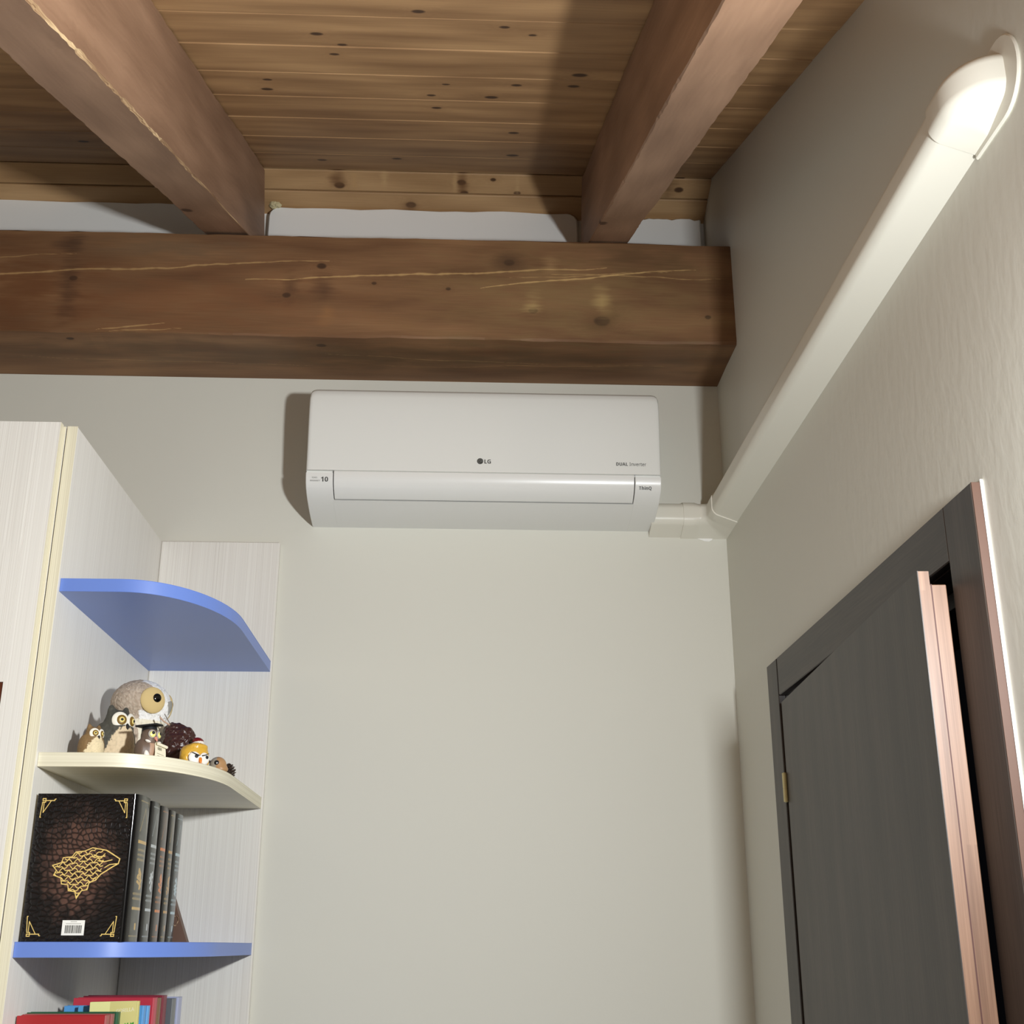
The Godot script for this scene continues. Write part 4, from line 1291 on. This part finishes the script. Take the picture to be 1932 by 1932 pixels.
func leather_cover() -> Array:
	# printed cover art: crocodile skin, brown in the middle and black at the rim, with gold corners and a generic beast head in gold lattice
	var w := 512
	var h := 720
	var cell := noise(91, 0.030, FastNoiseLite.TYPE_CELLULAR, 1)
	cell.cellular_return_type = FastNoiseLite.RETURN_DISTANCE2_SUB
	cell.cellular_jitter = 0.75
	var n2 := noise(95, 0.012, FastNoiseLite.TYPE_SIMPLEX_SMOOTH, 3)
	var img := Image.create(w, h, false, Image.FORMAT_RGB8)
	var hm := Image.create(w, h, false, Image.FORMAT_RGB8)
	for y in h:
		for x in w:
			var e := clampf(0.5 + 0.5 * cell.get_noise_2d(x * (1.0 + 0.25 * sin(y * 0.01)), y * 1.25), 0.0, 1.0)
			var ridge := smoothstep(0.02, 0.22, e)
			var b := n2.get_noise_2d(x, y)
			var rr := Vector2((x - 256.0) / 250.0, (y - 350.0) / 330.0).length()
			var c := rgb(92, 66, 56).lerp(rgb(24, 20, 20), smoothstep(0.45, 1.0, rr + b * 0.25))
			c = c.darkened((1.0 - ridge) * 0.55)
			img.set_pixel(x, y, c)
			var v := ridge * 0.9 + 0.1 * b
			hm.set_pixel(x, y, Color(v, v, v))
	var gold := rgb(232, 200, 118)
	# corner brackets
	var br := [Vector2(4, 98), Vector2(0, 98), Vector2(6, 22), Vector2(22, 22), Vector2(22, 4), Vector2(6, 4), Vector2(6, 14), Vector2(70, 14), Vector2(70, 8), Vector2(76, 6)]
	var br2 := [Vector2(14, 22), Vector2(14, 74), Vector2(52, 14)]
	for k in 4:
		var sx := 1.0 if k % 2 == 0 else -1.0
		var sy := 1.0 if k < 2 else -1.0
		var o := Vector2(22 if sx > 0 else w - 22, 20 if sy > 0 else h - 20)
		path(img, br, 3.6, gold, o, Vector2(sx, sy)); path(img, br2, 3.2, gold, o, Vector2(sx, sy))
	# generic beast head: ragged mane, lattice of scales, open jaw
	var e0 := Vector2(110, 262)
	var sc := Vector2(2.9, 2.35)
	var mane := [Vector2(100, 8), Vector2(74, 3), Vector2(60, 10), Vector2(44, 12), Vector2(38, 22), Vector2(22, 24), Vector2(20, 34), Vector2(4, 40), Vector2(12, 50), Vector2(8, 60), Vector2(22, 66), Vector2(24, 78), Vector2(36, 80), Vector2(38, 92), Vector2(50, 94), Vector2(54, 108), Vector2(62, 92), Vector2(72, 90), Vector2(74, 76), Vector2(86, 70), Vector2(94, 58)]
	var poly := PackedVector2Array()
	for p in mane: poly.append(p)
	for i in range(-2, 14):
		for d in [1.0, -1.0]:
			var last := Vector2.ZERO
			var on := false
			for k in 60:
				var u := k * 2.0
				var p := Vector2(u, (i * 11.0 + u * 0.55 * d if d > 0 else i * 13.0 - u * 0.75) + 2.0 * sin(u * 0.5))
				if Geometry2D.is_point_in_polygon(p, poly):
					if on: stroke(img, e0 + last * sc, e0 + p * sc, 3.4, gold)
					last = p; on = true
				else: on = false
	path(img, mane, 4.2, gold, e0, sc)
	path(img, [Vector2(100, 8), Vector2(112, 16), Vector2(126, 26), Vector2(124, 36), Vector2(112, 44), Vector2(102, 52), Vector2(94, 58)], 5.0, gold, e0, sc)
	path(img, [Vector2(78, 18), Vector2(88, 22), Vector2(98, 20)], 5.0, gold, e0, sc)
	path(img, [Vector2(122, 36), Vector2(108, 38), Vector2(100, 44)], 4.0, gold, e0, sc)
	path(img, [Vector2(86, 30), Vector2(98, 32), Vector2(112, 28)], 4.0, gold, e0, sc)
	return [tex_of(img), tex_of(hm)]

func spine_image(tone: Color, ink: Color, seed_: int) -> ImageTexture:
	var w := 72
	var h := 360
	var img := Image.create(w, h, false, Image.FORMAT_RGB8)
	var n1 := noise(seed_, 0.05, FastNoiseLite.TYPE_SIMPLEX_SMOOTH, 3)
	for y in h:
		for x in w: img.set_pixel(x, y, tone.darkened(clampf(0.15 + 0.25 * n1.get_noise_2d(x, y), 0, 0.5)))
	img.fill_rect(Rect2i(0, 0, 15, h), rgb(16, 15, 15))
	img.fill_rect(Rect2i(66, 0, 6, h), rgb(16, 15, 15))
	img.fill_rect(Rect2i(15, 112, 51, 8), ink)
	img.fill_rect(Rect2i(15, 276, 51, 7), ink)
	var soft := tone.lerp(ink, 0.45)
	path(img, [Vector2(14, 14), Vector2(58, 14)], 2.5, soft)
	path(img, [Vector2(18, 90), Vector2(36, 30), Vector2(54, 90)], 2.0, soft)
	for k in 3: path(img, [Vector2(20, 136 + k * 12), Vector2(52, 136 + k * 12)], 5.0, soft)
	for k in 2: path(img, [Vector2(16, 244 + k * 12), Vector2(56, 244 + k * 12)], 5.0, soft)
	var rn := RandomNumberGenerator.new()
	rn.seed = seed_
	for k in 9: path(img, [Vector2(36 + rn.randf_range(-11, 11), 184 + k * 5), Vector2(36 + rn.randf_range(-9, 9), 190 + k * 5)], 7.0, ink)
	path(img, [Vector2(36, 318), Vector2(36, 328)], 7.0, ink)
	path(img, [Vector2(14, 346), Vector2(58, 346)], 2.5, soft)
	return tex_of(img)

# ---------------------------------------------------------------- books
# standing book: covers face +z / -z, spine faces +x. Node at the lower left back corner.
func book(called: String, label: String, at: Vector3, w: float, h: float, d: float, cover: Material, spine: Material, pages: Material, group: String, round_ := 0.006) -> Node3D:
	var t := thing(called, label, "book", at, group)
	var b := 0.0028
	part("page_block", bx(Vector3(0.003, 0.003, b), Vector3(w - round_ - 0.003, h - 0.004, d - b), 0.0004, 1), pages, t)
	var mb := MB.new()
	add_uv_slab(mb, Vector3(0, 0, d - b), Vector3(w - round_, h, d))
	part("front_cover", mb.mesh(), cover, t)
	part("back_cover", bx(Vector3(0, 0, 0), Vector3(w - round_, h, b), 0.0008), cover, t)
	# spine: rounded outline in (z, x) swept up, uv across 0..1 and down 0..1
	mb = MB.new()
	var pts := []
	var N := 28
	for i in N + 1:
		var a := PI * i / N
		var zz := signf(cos(a)) * pow(absf(cos(a)), 0.66)
		pts.append([Vector3(w - round_ + round_ * pow(sin(a), 0.85), 0, d * (0.5 + 0.5 * zz)), 0.5 - 0.5 * zz])
	for i in N:
		var p0: Vector3 = pts[i][0]
		var p1: Vector3 = pts[i + 1][0]
		var na := spine_normal(pts, i)
		var nb := spine_normal(pts, i + 1)
		var q0 := p0 + Vector3(0, h, 0)
		var q1 := p1 + Vector3(0, h, 0)
		var u0 := Vector2(pts[i][1], 1)
		var u1 := Vector2(pts[i + 1][1], 1)
		mb.tri(p0, p1, q1, na, nb, nb, u0, u1, Vector2(u1.x, 0)); mb.tri(p0, q1, q0, na, nb, na, u0, Vector2(u1.x, 0), Vector2(u0.x, 0))
		mb.poly([Vector3(w - round_ - 0.002, h, d / 2), q0, q1], Vector3.UP)
	part("spine", mb.mesh(), spine, t)
	return t

func spine_normal(pts: Array, i: int) -> Vector3:
	var a: Vector3 = pts[maxi(i - 1, 0)][0]
	var b: Vector3 = pts[mini(i + 1, pts.size() - 1)][0]
	var d := b - a
	return Vector3(-d.z, 0, d.x).normalized()

func add_uv_slab(mb: MB, lo: Vector3, hi: Vector3):
	# box whose +z face carries the whole picture
	add_box(mb, lo, Vector3(hi.x, hi.y, hi.z - 0.0002), 0.0008)
	for i in mb.uv.size(): mb.uv[i] = Vector2(0.02, 0.5)
	var e := 0.0006
	var p := [Vector3(lo.x + e, lo.y + e, hi.z), Vector3(hi.x - e, lo.y + e, hi.z), Vector3(hi.x - e, hi.y - e, hi.z), Vector3(lo.x + e, hi.y - e, hi.z)]
	mb.poly(p, Vector3.BACK, [Vector2(0, 1), Vector2(1, 1), Vector2(1, 0), Vector2(0, 0)])

func tall_books():
	var base := 1.6071
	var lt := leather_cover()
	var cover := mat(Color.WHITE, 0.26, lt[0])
	cover.heightmap_enabled = true
	cover.heightmap_texture = lt[1]
	cover.heightmap_scale = 0.05
	cover.heightmap_deep_parallax = false
	var plain := mat(rgb(30, 28, 27), 0.22)
	var pages := mat(rgb(206, 196, 170), 0.8)
	var g := "tall leather books on the blue shelf"
	var spines := [[rgb(74, 76, 66), rgb(196, 160, 92), 1], [rgb(70, 76, 74), rgb(186, 192, 192), 2], [rgb(72, 62, 54), rgb(206, 118, 52), 3], [rgb(82, 80, 66), rgb(190, 146, 82), 4], [rgb(78, 88, 88), rgb(168, 190, 196), 5]]
	var zs := [0.690, 0.592, 0.518, 0.446, 0.388, 0.318]
	var labels := ["thick black leather book with gold beast head cover, nearest on the blue shelf", "black book with silver bands on its spine, second of the tall books", "black book with orange bands on its spine, third of the tall books", "black book with faint gold bands on its spine, fourth of the tall books", "black book with pale blue bands on its spine, last of the tall books"]
	for k in 5:
		var sp := mat(Color.WHITE, 0.12, spine_image(spines[k][0], spines[k][1], spines[k][2]))
		var d: float = zs[k] - zs[k + 1] - 0.0015
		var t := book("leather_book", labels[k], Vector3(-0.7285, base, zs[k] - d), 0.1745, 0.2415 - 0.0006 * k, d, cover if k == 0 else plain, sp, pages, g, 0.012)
		if k == 0:
			# barcode sticker on the lower cover
			var st := part("barcode_label", bx(Vector3(0.0665, 0.0100, d + 0.0001), Vector3(0.1035, 0.0340, d + 0.0005), 0.0001), mat(rgb(240, 238, 230), 0.5), t, "white barcode sticker")
			var mb := MB.new()
			var rn := RandomNumberGenerator.new()
			rn.seed = 12
			var x := 0.0720
			while x < 0.0985:
				var wd := rn.randf_range(0.0003, 0.0014)
				add_box(mb, Vector3(x, 0.0135, d + 0.0005), Vector3(x + wd, 0.0260, d + 0.0007), 0.0)
				x += wd + rn.randf_range(0.0004, 0.0012)
			part("bars", mb.mesh(), M.ink, st)
			mb = MB.new()
			add_box(mb, Vector3(0.0725, 0.0280, d + 0.0005), Vector3(0.0975, 0.0290, d + 0.0006), 0.0)
			add_box(mb, Vector3(0.0800, 0.0312, d + 0.0005), Vector3(0.0905, 0.0322, d + 0.0006), 0.0)
			part("small_print", mb.mesh(), mat(rgb(170, 168, 160), 0.5), st)
	# brown wedge shaped bookend behind the row
	var t := thing("bookend", "brown wedge shaped bookend behind the tall leather books", "bookend", Vector3(-0.640, base, 0.285))
	var mb := MB.new()
	add_prism(mb, PackedVector2Array([Vector2(0, 0), Vector2(0.105, 0), Vector2(0.060, 0.115), Vector2(0.0, 0.125)]), Vector3(0, 0, -0.012), Vector3.RIGHT, Vector3.UP, Vector3.BACK, 0.024, 0.001)
	part("wedge", mb.mesh(), mat(rgb(96, 70, 56), 0.5), t)
	mb = MB.new()
	var loop := []
	for i in 20:
		var a := TAU * 1.25 * i / 19.0
		loop.append(Vector3(0.079 + 0.0055 * cos(a) + 0.001 * sin(2 * a), 0.040 + 0.009 * sin(a), 0.0122))
	add_tube(mb, loop, 0.0008, 5)
	part("scroll_mark", mb.mesh(), mat(rgb(176, 148, 116), 0.5), t, "pale looped mark")

func low_books():
	var base := 1.2926
	var pages := mat(rgb(222, 214, 192), 0.85)
	var g := "books on the lowest visible shelf"
	var mk = func(label: String, z1: float, d: float, x0: float, x1: float, top: float, cov: Color, sp: Color, tilt := 0.0):
		var t := book("storybook", label, Vector3(x0, base, z1 - d), x1 - x0, top - base, d, mat(cov, 0.4), mat(sp, 0.4), pages, g, 0.003)
		if tilt != 0.0: t.rotation.z = tilt
		return t
	mk.call("red hardcover book, nearest on the lowest visible shelf", 0.652, 0.024, -0.7305, -0.583, 1.4915, rgb(166, 36, 40), rgb(170, 92, 92))
	mk.call("dull pink spined book directly behind the red hardcover", 0.627, 0.018, -0.7300, -0.580, 1.4925, rgb(160, 84, 80), rgb(158, 92, 88))
	mk.call("dark green spined book third in the lowest row", 0.608, 0.022, -0.7290, -0.576, 1.4945, rgb(40, 84, 56), rgb(44, 92, 62))
	mk.call("blue thin book left of the yellow jungle book", 0.545, 0.010, -0.662, -0.5665, 1.5025, rgb(88, 160, 208), rgb(96, 162, 214))
	# yellow picture book with green jungle and white title
	var img := Image.create(256, 360, false, Image.FORMAT_RGB8)
	img.fill(rgb(216, 206, 134))
	img.fill_rect(Rect2i(0, 0, 110, 360), rgb(236, 232, 160))
	var rn := RandomNumberGenerator.new()
	rn.seed = 9
	for k in 70:
		var x := rn.randf_range(116, 250)
		path(img, [Vector2(x, 120), Vector2(x + rn.randf_range(-9, 9), rn.randf_range(58, 100))], 6.0, rgb(60, 130 + rn.randi() % 60, 50))
	img.fill_rect(Rect2i(112, 108, 140, 252), rgb(84, 150, 66))
	var ycov := mat(Color.WHITE, 0.4, tex_of(img))
	var t := book("storybook", "yellow picture book with green jungle and a white title", Vector3(-0.632, base, 0.556), 0.084, 0.2165, 0.012, ycov, mat(rgb(206, 196, 120), 0.4), pages, g, 0.003)
	t.rotation.z = 0.02
	var tx := part("title_lettering", text_mesh("GORILLA", 0.0056, 0.0003, 400), mat(rgb(238, 232, 206), 0.5), t)
	tx.position = Vector3(0.0610, 0.2020, 0.0122)
	tx.rotation.z = 0.10
	mk.call("bright blue book with a narrow ribbed spine behind the yellow book", 0.532, 0.020, -0.690, -0.551, 1.5015, rgb(84, 152, 210), rgb(98, 160, 218))
	mk.call("blue book second behind the yellow book", 0.508, 0.018, -0.690, -0.549, 1.5005, rgb(84, 150, 208), rgb(106, 168, 222))
	mk.call("tall crimson book with dark printed blocks along its top", 0.480, 0.030, -0.690, -0.546, 1.5125, rgb(188, 50, 66), rgb(196, 76, 88))
	mk.call("brown patterned spine book behind the crimson one", 0.446, 0.022, -0.690, -0.545, 1.5110, rgb(120, 84, 60), rgb(128, 96, 66))
	mk.call("maroon book standing behind the patterned spine", 0.420, 0.034, -0.690, -0.543, 1.5140, rgb(130, 40, 54), rgb(128, 44, 58))
	mk.call("grey picture book near the back of the lowest row", 0.372, 0.030, -0.690, -0.535, 1.5070, rgb(96, 100, 104), rgb(120, 122, 122))
	mk.call("pale lavender book, last in the lowest visible row", 0.330, 0.036, -0.690, -0.534, 1.5080, rgb(170, 174, 200), rgb(176, 180, 206))
